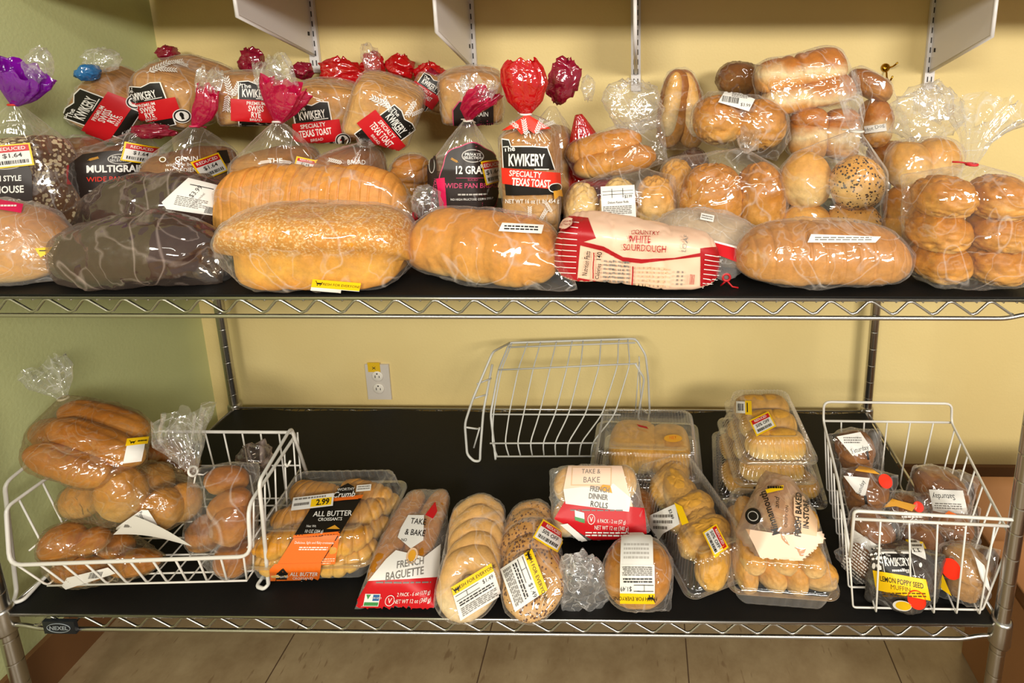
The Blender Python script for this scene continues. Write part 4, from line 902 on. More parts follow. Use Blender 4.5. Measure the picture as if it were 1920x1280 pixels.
a += [('p', [(-52, 62), (-38, 60), (-34, 48), (4, 48), (32, 46), (46, 4), (-50, 8)], 'w'), ('p', [(-51, 60), (-39, 58), (-35, 46), (4, 46), (31, 44), (44, 4), (-48, 8)], 'k'), ('t', 'The', -38, 43, 10, 'w', {'rot': 4, 'bold': .02}), ('t', 'KWIKERY', -6, 22, 22, 'w', {'xs': .5, 'bold': .03}), ('r', 8, 4, 34, 6, 'w'), ('p', [(-46, -22), (46, -26), (46, -42), (-44, -44)], 'k'),
      ('p', [(-52, 8), (56, -2), (58, -34), (-50, -22)], 'lt'), ('t', 'SPECIALTY', -8, -4, 11, 'w', {'xs': .8, 'rot': -4, 'bold': .015}), ('t', 'TEXAS TOAST', 2, -20, 14, 'w', {'xs': .56, 'rot': -4, 'bold': .03}), ('e', 46, -30, 13, 9, 'w'), ('e', 46, -30, 11, 7.5, 'k'), ('p', [(42, -36), (58, -34), (62, -50), (52, -46), (44, -54)], 'gd'),
      ('t', 'NET WT 16 oz (1 lb) 454 g', 4, -56, 8, 'w', {'xs': .78, 'bold': .01}), ('wh', 0, -76, 22, 0, 'w'), ('wh', 24, -82, 24, -30, 'w'), ('wh', 34, -66, 18, 30, 'w')]
p.art('bag_print', 994, 322, .205, a).done()
p = bread_pack('bread bag with crumpled crimson tail standing against the wall behind the texas toast')
p.part('loaf', loft(W(1030, 290, .44), (.21, .10, .13), rot(0, 90, 0)@rot(90, 0, 0), 'square', p=8, q=2.6, seed=92), b_rye, rest=UP)
nk = W(1036, 200, .42); p.bag(m_bag, neck=nk, floor=UP, seed=93)
p.part('bag_tail', crumple(W(1056, 152, .40), (.043, .035, .060), rot(0, -14), seed=94, amp=.8), m_mag, False, p.ib)
p.part('tail_end', crumple(W(1103, 165, .44), (.02, .02, .034), seed=95, amp=.9), m_tailc, False, p.ib); p.done()
p = bread_pack('bread bag with a red end showing behind the two hoagie rolls')
p.part('loaf', loft(W(1105, 320, .45), (.15, .10, .11), rot(0, 90, 0)@rot(90, 0, 0), 'square', p=8, q=2.6, seed=96), b_rye, rest=UP)
nk = W(1085, 215, .43); p.bag(m_red, neck=nk, floor=UP, seed=97, pleat=.3).done()

p = bread_pack('bag of three kaiser rolls with a white price label', 'rolls', 'bag_of_rolls')
for k, (x, y, rx, ry, m) in enumerate([(1092, 388, 33, 52, b_kais), (1160, 376, 37, 56, b_kais), (1228, 376, 40, 60, b_roll2)]):
    c = W(x, y, .29); q = 1/ppm(c); p.part('roll', ball(c, (rx*q, .05, ry*q), rot(0, 0, (k-1)*-10), e=.92, flat=.95, wr=.10, crease=.09, seed=100+k), m, rest=UP)
p.bag(m_bagc, axis=(1, 0, 0), floor=UP, seed=104, wrinkle=.004, wscale=18, extra=[W(1262, 330, .28), W(1180, 312, .29), W(1070, 440, .26), W(1258, 435, .26)])
p.art('price_label', 1160, 392, .235, st_price(64, 88), 3).done()
p = bread_pack('bag of wrinkled golden rolls gathered above its centre', 'rolls', 'bag_of_rolls')
for k, (x, y, rx, ry, Y, m) in enumerate([(1336, 366, 62, 74, .28, b_golden), (1424, 368, 46, 76, .27, b_golden), (1268, 352, 36, 66, .36, b_roll2)]):
    c = W(x, y, Y); q = 1/ppm(c); p.part('roll', ball(c, (rx*q, .058, ry*q), rot(0, 0, (-8, 10, 0)[k]), e=.88, flat=.95, wr=.11, crease=.06, seed=106+k), m, rest=UP)
nk = W(1398, 282, .27); p.bag(m_bagc, neck=nk, floor=UP, seed=110, wrinkle=.004, wscale=18, pleat=.3, extra=[W(1280, 300, .3), W(1462, 330, .27)])
p.tail([nk, W(1402, 268, .285), W(1408, 258, .31)], [.008, .02, .03], m_tailc, seed=111).done()
p = bread_pack('bag of seeded and plain rolls with a long upright clear tail', 'rolls', 'bag_of_rolls')
for k, (x, y, rx, ry, Y, m) in enumerate([(1511, 352, 47, 56, .25, b_roll2), (1606, 357, 50, 52, .20, b_seed), (1600, 428, 48, 40, .22, b_seed), (1512, 432, 48, 40, .24, b_roll2)]):
    c = W(x, y, Y); q = 1/ppm(c); p.part('seeded_roll' if m is b_seed else 'roll', ball(c, (rx*q, .048, ry*q), e=.95, flat=.95, crease=.03, seed=112+k), m)
p.lift(UP); nk = W(1606, 246, .24); p.bag(m_bag, neck=nk, floor=UP, seed=117, wrinkle=.003, pleat=.3, extra=[W(1470, 470, .2), W(1655, 470, .2), W(1660, 320, .25)])
p.tail([nk, W(1602, 215, .23), W(1596, 180, .22), W(1590, 140, .22)], [.011, .020, .022, .019], m_tailc, flat=.35, seed=118, pleat=.2).tie(nk, .012, '#d8d2c8').done()
p = bread_pack('bag of pale rolls with a red and black tie, behind the six golden rolls', 'rolls', 'bag_of_rolls')
for k, (x, y, rx, ry, Y) in enumerate([(1700, 345, 40, 48, .24), (1752, 335, 40, 45, .26), (1695, 420, 38, 44, .23), (1740, 425, 40, 44, .25), (1690, 462, 36, 36, .22)]):
    c = W(x, y, Y); q = 1/ppm(c); p.part('roll', ball(c, (rx*q, .045, ry*q), e=.95, flat=.95, crease=.04, seed=120+k), b_roll2 if k != 2 else b_golden)
p.lift(UP); nk = W(1740, 272, .27); p.bag(m_bag, neck=nk, floor=UP, seed=126, wrinkle=.004, pleat=.3)
p.part('bag_tail', crumple(W(1735, 215, .30), (.085, .04, .072), rot(0, -18), seed=127, amp=.7), m_tailc, False, p.ib)
p.tie(nk, .010, '#a81420').done()
# ---------------- third row, resting on the ones behind
def kwik(label, fc, Yf, Yb, back, w, h, seed, art, ax, ay, ang, mat=b_rye, spin=0, sect='square', wheat=None, aY=None, tail=None):
    """loaf end towards the aisle, receding to the wall"""
    p = bread_pack(label); f = W(*fc, Yf); bk = W(*back, Yb); d = bk-f; L = np.linalg.norm(d); X = d/L; Zv = np.array([0, 0, 1.0])-X*X[2]; Zv /= np.linalg.norm(Zv); Yv = np.cross(Zv, X)
    R = np.stack([X, Yv, Zv], 1)@rot(-spin, 0, 0)
    p.part('loaf', loft((f+bk)/2, (L, w, h), R, sect, p=7, q=2.3, bump=.06, slices=12, depth=.010, seed=seed), mat)
    nk = bk+X*.05+np.array([0, -.01, .02]); p.bag(m_bag, neck=nk, seed=seed+1, wrinkle=.003, pleat=.25)
    if wheat:
        for k, (x, y, sz, ro) in enumerate(wheat): p.art('wheat_print', x, y, Yf, [('wh', 0, 0, sz, ro, 'w'), ('wh', sz*.4, -sz*.2, sz*.8, ro-35, 'w')])
    p.art('brand_print', ax, ay, aY or Yf, art, ang)
    if tail:
        for (x, y, Y, rx, ry, m, t) in tail:
            c = W(x, y, Y); q = 1/ppm(c); p.part('bag_tail', crumple(c, (rx*q, .03, ry*q), rot(0, t), seed=seed+int(x) % 17, amp=.75), m, False, p.ib)
    return p
kwik('swiss rye loaf with upright tilted label and blue tail, leftmost of the tilted loaves', (186, 214), .355, .49, (252, 178), .130, .122, 130, lb_kwik('rye', 92, 96), 190, 214, 62, spin=50, wheat=[(172, 258, 24, 60), (228, 240, 26, -20)], tail=[(166, 136, .34, 22, 18, m_blue, 30), (192, 112, .36, 40, 26, m_tailc, 0)]).done()
kwik('largest swiss rye loaf receding to the right with crimson tail', (292, 192), .38, .58, (402, 148), .14, .12, 133, lb_kwik('rye', 96, 84), 276, 200, 13, spin=-18, wheat=[(300, 125, 30, -60), (330, 116, 22, -80), (240, 180, 26, 20)], tail=[(315, 100, .60, 22, 17, m_mag, 0)]).done()
kwik('square swiss rye loaf facing out behind the fanned pink tail', (468, 190), .37, .54, (478, 172), .132, .112, 136, lb_kwik('rye', 84, 92), 480, 198, -3, wheat=[(428, 160, 30, 10), (425, 195, 26, 170), (495, 150, 28, -80)], tail=[(474, 114, .58, 30, 28, m_mag, 20)]).done()
kwik('texas toast loaf half covered by the fanned pink tail', (612, 220), .41, .56, (625, 190), .135, .125, 139, lb_kwik('toast', 92, 92), 590, 238, 8, mat=bread('toast_crust', '#c08a48', '#dcae6c', '#cf9e60'), spin=-6, tail=[(566, 132, .58, 24, 19, m_mag, 0), (640, 138, .585, 56, 32, m_red, -6)]).done()
kwik('tilted texas toast loaf with label sloping down to the right', (716, 222), .35, .51, (730, 184), .138, .13, 142, lb_kwik('toast', 92, 92), 724, 246, -52, mat=bread('toast_crust', '#c08a48', '#dcae6c', '#cf9e60'), spin=-22, wheat=[(712, 190, 32, 60), (770, 205, 28, 150)], tail=[(702, 122, .58, 26, 30, m_red, 0), (695, 110, .55, 20, 34, m_tailc, 10)]).done()
kwik('texas toast loaf with crumpled label, wedged behind the tilted one', (806, 176), .51, .59, (810, 168), .078, .085, 145, lb_kwik('toast', 62, 62, False), 797, 172, -35, mat=b_rye, spin=-20, tail=[(752, 124, .585, 34, 26, m_red, -20), (806, 142, .58, 36, 28, m_red, 0), (812, 144, .56, 16, 18, m_mag, 0)]).done()
kwik('brown pan loaf with dark emblem behind the standing grain bread bag', (882, 190), .40, .56, (888, 165), .135, .115, 148, [('p', [(-30, -40), (-30, 16), (-18, 32), (6, 36), (44, 34), (44, -44)], 'pk'), ('p', [(-28, -40), (-28, 15), (-17, 30), (6, 34), (44, 32), (44, -44)], 'b'), ('t', '12 GRAIN', 14, 8, 9, 'w', {'xs': .8})], 880, 222, 0, mat=b_rye, tail=[(905, 148, .50, 34, 12, m_tailc, -30)]).done()

p = bread_pack('bag of two long hoagie rolls with a puffed clear top', 'rolls', 'bag_of_rolls')
for k, (x, y, L, ti, m) in enumerate([(1132, 275, 148, 15, b_ital), (1152, 303, 160, 11, b_golden)]):
    c = W(x, y, .37-.02*k); q = 1/ppm(c); p.part('hoagie_roll', loft(c, (L*q, .068, 54*q), rot(0, ti, -6), 'round', p=3, q=2.2, bump=.04, crease=.004, seed=150+k), m)
p.bag(m_bagc, axis=(1, 0, .2), seed=153, wrinkle=.003, wscale=18, extra=[W(1240, 215, .42), W(1250, 300, .38), W(1160, 235, .42)])
p.part('bag_tail', crumple(W(1188, 198, .42), (.085, .05, .068), rot(0, -10), seed=154, amp=.7), m_tailc, False, p.ib); p.done()
p = bread_pack('bag of hot dog buns standing on end against the wall', 'rolls', 'bag_of_rolls')
for k, (x, y, rx, ln, ti) in enumerate([(1262, 205, 28, 150, -8), (1288, 205, 32, 150, 10)]):
    c = W(x, y, .52+.02*k); q = 1/ppm(c); p.part('hot_dog_bun', loft(c, (ln*q, .06, rx*2*q), rot(0, 90+ti, 0), 'round', p=3, q=2.1, crease=.002, seed=156+k), b_brown)
    p.part('split_face', loft(c+np.array([(-.004, .006)[k], -.016, .012]), (ln*q*.82, .045, rx*1.2*q), rot(0, 90+ti, 0), 'round', p=3, q=2.1, seed=158+k), b_pale)
p.bag(m_bagc, axis=(0, 0, 1), seed=159, wrinkle=.003).done()
p = bread_pack('brown rolls bag in the dark gap under the upright hot dog buns', 'rolls', 'bag_of_rolls')
p.part('roll', ball(W(1262, 315, .50), (.05, .045, .06), e=.9, flat=.95, seed=168), b_brown, rest=UP); p.part('roll', ball(W(1300, 315, .50), (.04, .045, .075), e=.9, flat=.95, seed=169), b_brown, rest=UP); p.bag(m_bagg, axis=(1, 0, 0), seed=164, floor=UP).done()
p = bread_pack('bag of two round buns under a barcode label', 'rolls', 'bag_of_rolls')
for k, (x, y, rx, ry) in enumerate([(1347, 226, 50, 48), (1424, 236, 50, 50)]):
    c = W(x, y, .38); q = 1/ppm(c); p.part('bun', ball(c, (rx*q, .055, ry*q), e=.95, flat=.95, wr=.11, crease=.08, seed=160+k), b_golden)
p.bag(m_bagc, axis=(1, 0, 0), seed=163, wrinkle=.004, wscale=16, extra=[W(1295, 250, .36), W(1452, 298, .34), W(1480, 262, .36), W(1330, 172, .38)])
p.art('price_label', 1381, 187, .33, [('p', [(-33, -10), (-24, 14), (-6, 16), (34, 6), (26, -18)], 'p'), ('b', -12, -2, 30, 11, 'k'), ('t', '$3.99', 18, -8, 6, 'k'), ('l', -10, 26, 4, 12, 3, 'g')], -9).done()
p = bread_pack('dark bag of rolls in the shade behind the two round buns', 'rolls', 'bag_of_rolls')
c = W(1385, 150, .55); p.part('roll', ball(c, (.05, .04, .042), e=.95, flat=.9, seed=165), b_golden)
p.part('roll', ball(W(1430, 165, .56), (.05, .04, .045), flat=.9, seed=166), b_golden); p.bag(m_bagg, axis=(1, 0, 0), seed=167, wrinkle=.004).done()
p = bread_pack('top tray of hot dog buns with brown crowns and pale sides, tilted', 'rolls', 'bag_of_rolls')
for k, (x, y, L, h, Y) in enumerate([(1498, 130, 168, 52, .45), (1512, 175, 172, 46, .43)]):
    c = W(x, y, Y); q = 1/ppm(c); p.part('bun_row', loft(c, (L*q, .11, h*q*1.1), rot(0, 13, -4), 'bunhalf', p=7, q=2.4, crease=.004, cuts=[(-.05, .05, .10)], bump=.05, seed=170+k, n=(90, 44)), b_hot)
p.bag(m_bagc, axis=(1, 0, 0), seed=173, wrinkle=.004, wscale=16, extra=[W(1590, 115, .44), W(1412, 150, .44)]).done()
p = bread_pack('bag of upright hot dog buns below the tilted tray', 'rolls', 'bag_of_rolls')
for k, (x, y, rx) in enumerate([(1512, 250, 32), (1572, 252, 30)]):
    c = W(x, y, .40); q = 1/ppm(c); p.part('hot_dog_bun', loft(c, (98*q, .08, rx*2*q), rot(0, 90, 0), 'bunhalf', p=5, q=2.3, crease=.004, seed=175+k), b_hot)
p.bag(m_bagc, axis=(1, 0, 0), seed=178, wrinkle=.005, wscale=16, extra=[W(1478, 205, .4), W(1600, 205, .4)]).done()
p = bread_pack('rightmost bag of hot dog buns with billowing clear plastic', 'rolls', 'bag_of_rolls')
for k, (x, y, rx, ry, ti) in enumerate([(1640, 232, 30, 48, 0), (1630, 160, 42, 24, -30), (1672, 292, 44, 28, 0)]):
    c = W(x, y, .43); q = 1/ppm(c); p.part('hot_dog_bun', ball(c, (rx*q, .05, ry*q), rot(0, ti, 0), e=.85, flat=.95, wr=.06, seed=180+k), b_hot if k == 0 else b_brown)
p.bag(m_bagc, axis=(0, 0, 1), seed=184, wrinkle=.004, wscale=16, extra=[W(1690, 230, .43)])
p.part('bag_tail', crumple(W(1755, 190, .46), (.052, .04, .055), rot(0, 20), seed=185, amp=.6), m_tailc, False, p.ib)
p.art('price_label', 1640, 240, .37, [('r', -18, -8, 20, 6, 'p'), ('t', 'Hot Dog', 0, 0, 7, 'g', {'rot': 10})], 8).done()
# ================================================================== WIRE BASKETS
m_wire = plain('white_coated_wire', '#d6d3cc', .35); m_wire2 = plain('grey_coated_wire', '#bdbcb6', .35)
b_past = bread('pastry_crust', '#cf9a48', '#e6c27c', '#edd39c', rough=.45)
def lerp(a, b, t): return np.asarray(a, float)*(1-t)+np.asarray(b, float)*t
def wires(mb, pts_list, r=.0017):
    for q in pts_list: mb.tube(q, r, 6)
# ---- left basket: corner points of base and rim
e = empty('wire_basket', (-.67, .14, 0), 'white wire basket full of bagged rolls at the left end of the lower shelf', 'wire basket')
zb = .032; B = dict(fl=(-.845, .022, zb), fr=(-.478, .036, zb), rr=(-.490, .235, zb), rl=(-.845, .225, zb)); T = dict(fl=(-.905, .036, .188), fr=(-.452, .034, .197), rr=(-.492, .250, .186), rl=(-.90, .245, .19)); D = dict(l=(-.888, .008, .092), r=(-.438, .006, .118))
b = MB(); b.tube(fillet([T['rl'], lerp(T['fl'], T['rl'], .12), T['fl'], D['l'], lerp(D['l'], D['r'], .5), D['r'], T['fr'], T['rr'], lerp(T['rr'], T['rl'], .5), T['rl']], .022), .0034, 10); b.build('rim', m_wire, e)
b = MB()
for k in range(11):
    t = k/10; f = lerp(D['l'], D['r'], .03+.94*t); q = lerp(B['fl'], B['fr'], t); rb = lerp(B['rl'], B['rr'], t); rt = lerp(T['rl'], T['rr'], t); b.tube(fillet([f, q, rb, rt], .008, 3), .0017, 6)
b.build('cross_wires', m_wire, e)
b = MB()
for k in range(5):
    t = k/5+.1; a = lerp(T['fl'], T['rl'], t); c = lerp(B['fl'], B['rl'], t); d = lerp(B['fr'], B['rr'], t); g = lerp(T['fr'], T['rr'], t); b.tube(fillet([a, c, d, g], .008, 3), .0017, 6)
for s, u in (('l', .55), ('r', .55)):
    p0 = lerp(T['f'+s], B['f'+s], u); p1 = lerp(T['r'+s], B['r'+s], u); b.tube([p0, p1], .0017, 6)
b.tube([B['fl'], B['fr'], B['rr'], B['rl'], B['fl']], .0019, 6); b.tube([lerp(T['rl'], B['rl'], .5), lerp(T['rr'], B['rr'], .5)], .0017, 6)
b.build('length_wires', m_wire, e)
for s, x0, x1, dy in (('l', -.918, -.905, 0), ('r', -.440, -.452, .01)):
    k = -1 if s == 'l' else 1
    if s == 'r': pth = [(-.476, .24, .09), (-.480, .215, .224), (-.445, .06, .226), (-.441, .046, .10), (-.449, .05, .008), (-.455, .045, .0036), (-.474, .05, .0036), (-.470, .09, .006), (-.492, .15, .028)]
    b = MB(); b.tube(fillet(pth if s == 'r' else [(x0, .24, .18), (x0+.004*k, .13, .232), (x0+.004*k, .055+dy, .222), (x0+.001*k, .04+dy, .10), (x0, .03+dy, .008), (x0-.012*k, .012+dy, .0036), (x0-.026*k, .018+dy, .0036), (x0-.020*k, .06, .006), (x0-.06*k, .12, .028)], .014), .0034, 10); b.build('leg', m_wire, e)
    b = MB(); b.tube(fillet([(x0+.002*k, .14, .205), (x0-.006*k, .14, .190), (x0-.010*k, .14, .20), (x0-.012*k, .145, .188)], .006), .0022, 8); b.build('hook', m_wire, e)
# ---- right basket
e = empty('wire_basket', (.80, .17, 0), 'white wire basket of wrapped muffins with high back at the right end', 'wire basket')
zb = .010; Bf = ((.660, .006, zb), (.885, .004, zb)); Br = ((.70, .315, zb), (.955, .312, zb)); Tf = ((.634, .0, .214), (.908, .0, .201)); Tr = ((.694, .34, .157), (.992, .34, .155)); Hr = ((.692, .34, .207), (.988, .34, .204)); Hf = ((.632, -.004, .233), (.921, -.004, .217))
b = MB(); b.tube(fillet([(.634, 0, .135), Tf[0], Hf[0], lerp(Hf[0], Hf[1], .5), Hf[1], (.915, .004, .168), (.94, .13, .168), Tr[1], Hr[1], lerp(Hr[0], Hr[1], .5), Hr[0], Tr[0], (.667, .16, .15), (.634, 0, .135)], .016), .0028, 10); b.build('rim', m_wire, e)
b = MB(); b.tube([(.634, 0, .213), Tf[1]], .0026, 8); b.tube([Tr[0], Tr[1]], .0026, 8)
for k in range(5):
    t = .14+k*.18; b.tube(fillet([lerp(Tf[0], Tf[1], t+.03), lerp(Bf[0], Bf[1], t+.10 if k else t), lerp(Br[0], Br[1], t), lerp(Tr[0], Tr[1], t)], .006, 3), .0018, 6)
b.build('cross_wires', m_wire, e)
b = MB()
for k in range(8):
    t = k/7*.9+.03; b.tube(fillet([lerp((.634, 0, .135), Tr[0], t), lerp((.652, .006, zb), Br[0], t), lerp(Bf[1], Br[1], t), lerp((.915, 0, .168), Tr[1], t)], .006, 3), .0018, 6)
b.build('length_wires', m_wire, e)
# ---- overturned basket at the back
e = empty('wire_basket', (.07, .46, 0), 'empty wire basket tipped over against the yellow back wall', 'wire basket')
rows = [((-.098, .392, .014), (.150, .398, .012)), ((-.112, .40, .045), (.155, .41, .04)), ((-.118, .44, .098), (.215, .445, .095)), ((-.108, .50, .186), (.257, .50, .206)), ((-.096, .56, .217), (.252, .56, .232)), ((-.094, .575, .222), (.253, .575, .236))]
b = MB()
for k in range(9):
    t = .02+k*.118; w = .012*math.sin(k*2.1); pts = [lerp(a, c, t+w*j*.5*(1 if k > 4 else .3)) for j, (a, c) in enumerate(rows)]; b.tube(fillet(pts, .02, 3), .0019, 6)
b.build('face_wires', m_wire2, e)
b = MB()
for a, c in rows: b.tube([a, lerp(a, c, .5), c], .0021, 6)
b.build('cross_wires', m_wire2, e)
b = MB(); b.tube(fillet([(-.098, .392, .006), rows[0][0], rows[2][0], rows[3][0], rows[4][0], rows[5][0], rows[5][1], (.280, .56, .196), (.287, .56, .124), (.292, .56, .012), (.262, .585, .02)], .012), .003, 10); b.build('rim', m_wire2, e)
b = MB(); b.tube(fillet([(-.094, .575, .222), (-.112, .47, .255), (-.152, .41, .16), (-.172, .40, .10), (-.168, .39, .02), (-.15, .385, .006), (-.135, .385, .006), (-.134, .39, .035), (-.13, .42, .12), (-.115, .47, .22)], .014), .003, 10)
b.tube([(-.150, .415, .16), (-.122, .44, .155)], .002, 6); b.tube([(-.145, .43, .19), (-.115, .455, .19)], .002, 6); b.tube(fillet([(-.17, .40, .09), (-.145, .42, .07), (-.135, .40, .09), (-.15, .39, .04)], .01), .0022, 6); b.build('leg', m_wire2, e)
b = MB(); b.tube(fillet([(.252, .50, .206), (.276, .52, .15), (.258, .53, .02), (.285, .53, .006), (.290, .56, .02)], .012), .0028, 8); b.tube([(.262, .545, .20), (.268, .55, .012)], .0017, 6); b.tube([(.262, .53, .19), (.25, .54, .012)], .0017, 6); b.build('leg', m_wire2, e)
# ================================================================== LEFT BASKET CONTENTS
def roll_bag(label, items, mat, neck=None, film_=None, **kw):
    p = Pack('bag_of_rolls', label, 'rolls', G_LOW)
    for k, it in enumerate(items):
        if it[0] == 'h':
            _, x, y, Y, L, wd, ti, yaw = it; c = W(x, y, Y); q = 1/ppm(c); p.part('hoagie_roll', loft(c, (L*q, wd*q*.95, wd*q), rot(0, ti, yaw), 'round', p=2.8, q=2.1, bump=.04, crease=.002, slit=.003, seed=int(x)+k), mat)
        else:
            _, x, y, Y, rx, ry, ti = it; c = W(x, y, Y); q = 1/ppm(c); p.part('roll', ball(c, (rx*q, min(rx, ry)*q*.9, ry*q), rot(0, ti, 0), e=.95, flat=.95, crease=.03, seed=int(x)+k), mat)
    p.bag(film_ or m_bag, neck=neck, **kw); return p
m_bagd = film('dim_clear_bag', haze=.05, tint='#efe6d2', gloss=.08, edge=.3, rough=.12, hazecol='#c8c0a8')
nk = W(119, 746, .16)
p = roll_bag('bag of long hoagie rolls on top of the left basket, tied with a clear tail', [('h', 130, 872, .05, 165, 56, -22, 0), ('h', 180, 830, .09, 185, 60, -24, 0), ('h', 195, 790, .14, 165, 60, -18, 0), ('h', 120, 815, .15, 120, 56, -10, 0)], b_golden, nk, m_bagd, axis=(0, 0, 1), seed=300, wrinkle=.003, extra=[W(60, 850, .08)])
p.tail([nk, W(112, 728, .16), W(95, 705, .16), W(78, 685, .17)], [.008, .025, .045, .05], m_tailc, flat=.6, seed=301).tie(nk, .008, '#d8d8d0', stub=False)
p.art('price_label', 258, 838, .05, [('r', -17, -26, 10, 12, 'p'), ('r', -19, 4, 14, 17, 'y'), ('l', -2, 12, 8, 13, 1, 'k')]+cart(-10, 10, 6), 8).done()
p = roll_bag('bag of sandwich rolls with a large white curling label in the left basket', [('b', 228, 925, .06, 40, 52, 10), ('b', 155, 935, .10, 34, 36, 0), ('b', 305, 955, .07, 36, 38, 0), ('b', 345, 940, .10, 30, 36, 0), ('b', 285, 905, .14, 36, 34, 0)], b_roll2, None, m_bagd, axis=(1, 0, 0), seed=303, wrinkle=.004)
p.part('label_backing', (lambda V, F: (V, F))(*(lambda g: (np.array([W(212+g_u*110+g_v*38, 1002-g_u*8-g_v*36+g_u*g_v*46+20*g_u*g_u, .035-.012*g_v-.015*(g_u-.5)**2) for g_u in g for g_v in g]), grid_faces(9, 9, False)))(np.linspace(0, 1, 9))), plain('paper', '#e3e0da', .45), False)
p.art('price_label', 268, 1004, .03, [('p', [(-58, 0), (-18, 40), (-8, 40), (30, 4), (62, -8), (56, -22), (20, -34), (-36, -24)], 'p'), ('b', -34, 2, 24, 14, 'k'), ('l', -34, 22, -14, 20, 4, 'g'), ('t', 'Potato Rolls', -8, 24, 5, 'k', {'rot': -50})], 0).done()
p = roll_bag('bag of rolls at the bottom front corner of the left basket', [('b', 120, 1020, .05, 36, 36, 0), ('b', 172, 1015, .06, 34, 24, 25), ('b', 150, 1070, .05, 52, 26, 0), ('b', 252, 1055, .05, 50, 24, 10), ('b', 215, 1025, .09, 34, 26, 0)], b_golden, None, m_bagd, axis=(1, 0, 0), seed=306, wrinkle=.003)
p.art('price_label', 170, 1083, .035, [('p', [(-38, -8), (-34, 4), (20, 14), (34, 4), (-30, -14)], 'p'), ('b', 6, 4, 18, 9, 'k')], 6).done()
nk = W(362, 883, .10)
p = roll_bag('bag of shiny brown rolls in the right corner of the left basket', [('b', 430, 945, .07, 44, 26, 25), ('b', 436, 980, .055, 36, 42, -25), ('b', 440, 1045, .06, 34, 34, 0), ('b', 385, 1000, .09, 32, 34, 0), ('b', 425, 900, .12, 40, 26, 0)], b_brown, nk, m_bag, seed=309, wrinkle=.003, extra=[W(485, 870, .12)])
p.tail([nk, W(350, 850, .105), W(338, 820, .11), W(345, 775, .12)], [.009, .03, .048, .055], m_tailc, flat=.6, seed=310).tie(nk, .009, '#e4e0d8', axis=(1, 0, .6)).done()
p = roll_bag('brown rolls in the middle back of the left basket under a clear bag', [('b', 300, 850, .215, 36, 30, 0), ('b', 335, 880, .215, 34, 30, 0)], b_brown, None, m_bagd, axis=(1, 0, 0), seed=312, wrinkle=.004); p.done()
p = Pack('empty_clear_bag', 'limp clear bag at the rear right corner of the left basket', 'plastic bag')
p.part('bag_film', crumple(W(478, 860, .19), (.045, .035, .04), rot(0, 25), seed=314, amp=.6), m_bagg, False); p.done()
# ================================================================== CROISSANTS, BAGUETTE, BAGELS
def pack_rows(p, c, R, w, d, z, r, nx, ny, kind, mat, seed, layers=1):
    k = 0
    for l in range(layers):
        for i in range(nx):
            for j in range(ny):
                q = np.asarray(c)+R@np.array([(i-(nx-1)/2)*w/nx, (j-(ny-1)/2)*d/ny, z+l*r*1.5])
                rr = random.Random(seed+k)
                if kind == 'croissant': p.part('croissant', croissant(q, w/nx*1.25, r, R@rot(0, 0, rr.uniform(-25, 25)), seed+k), mat)
                elif kind == 'log': p.part('roll', loft(q, (w/nx*.98, d/ny*1.02, r*2), R@rot(0, 0, rr.uniform(-3, 3)), 'bunhalf', p=4, q=2.2, crease=.004, bump=.08, seed=seed+k), mat)
                else: p.part('roll', ball(q, (w/nx*.52, d/ny*.52, r), R@rot(0, 0, rr.uniform(0, 90)), e=.85, flat=.8, crease=.06, wr=.05, seed=seed+k), mat)
                k += 1
R = rot(0, -1.5, 3.5); c = np.array([-.380, .150, .006])
p = Pack('croissant_container', 'clear container of mini butter croissants with black and orange sleeve', 'croissants', G_LOW)
pack_rows(p, c, R, .215, .185, .034, .032, 2, 3, 'croissant', b_past, 320); pack_rows(p, c, R, .205, .175, .070, .029, 2, 3, 'croissant', b_croi, 330)
clamshell(p, c, .235, .20, .048, .052, R, ribs=40, amp=.0006)
a = [('p', [(-30, 30), (52, 40), (8, -64), (-62, -68)], 'k'), ('p', [(-33, 24), (-30, 30), (52, 40), (50, 34)], 'o'), ('p', [(0, 36), (6, 52), (20, 60), (32, 54), (38, 40)], 'k'), ('t', 'WORTHY', 19, 49, 5, 'w', {'rot': 4}), ('t', 'Crumb', 18, 40, 10, 'w', {'sh': .25, 'rot': 4, 'bold': .01}), ('p', [(-4, 33), (46, 37), (44, 32), (-6, 28)], 'o'),
     ('t', 'ALL BUTTER', 6, 8, 8.5, 'w', {'rot': 2, 'bold': .01}), ('t', 'CROISSANTS', 4, -1, 5, 'w', {'bold': .01, 'rot': 2}), ('p', [(2, -16), (14, -10), (24, -16)], 'gd'), ('t', 'Net Wt', -24, -12, 3.6, 'w'), ('t', '10 OZ (284 g)', -17, -20, 4.2, 'w', {'xs': .9}),
     ('p', [(-47, -28), (23, -24), (6, -66), (-63, -68)], 'o'), ('t', 'Delicious, light and flaky croissants', -12, -35, 3.6, 'w', {'xs': .9}), ('l', -34, 12, -46, -40, 2, 'w'),
     ('p', [(-72, -74), (-66, -66), (8, -64), (12, -100), (-66, -102)], 'o'), ('p', [(-60, -78), (-51, -72), (-42, -78), (-42, -92), (-51, -98), (-60, -92)], 'k'), ('t', 'Crumb', -51, -83, 5.5, 'w', {'sh': .2}), ('r', -59, -90, -43, -88.5, 'o'),
     ('t', 'ALL BUTTER', -16, -79, 6.5, 'w', {'xs': .9, 'bold': .01}), ('t', 'CROISSANTS', -16, -86, 4.2, 'w'), ('t', '12', -18, -93, 5.5, 'w')]
p.art('sleeve', 615, 973, .12, a, 0, label='black and orange paper sleeve')
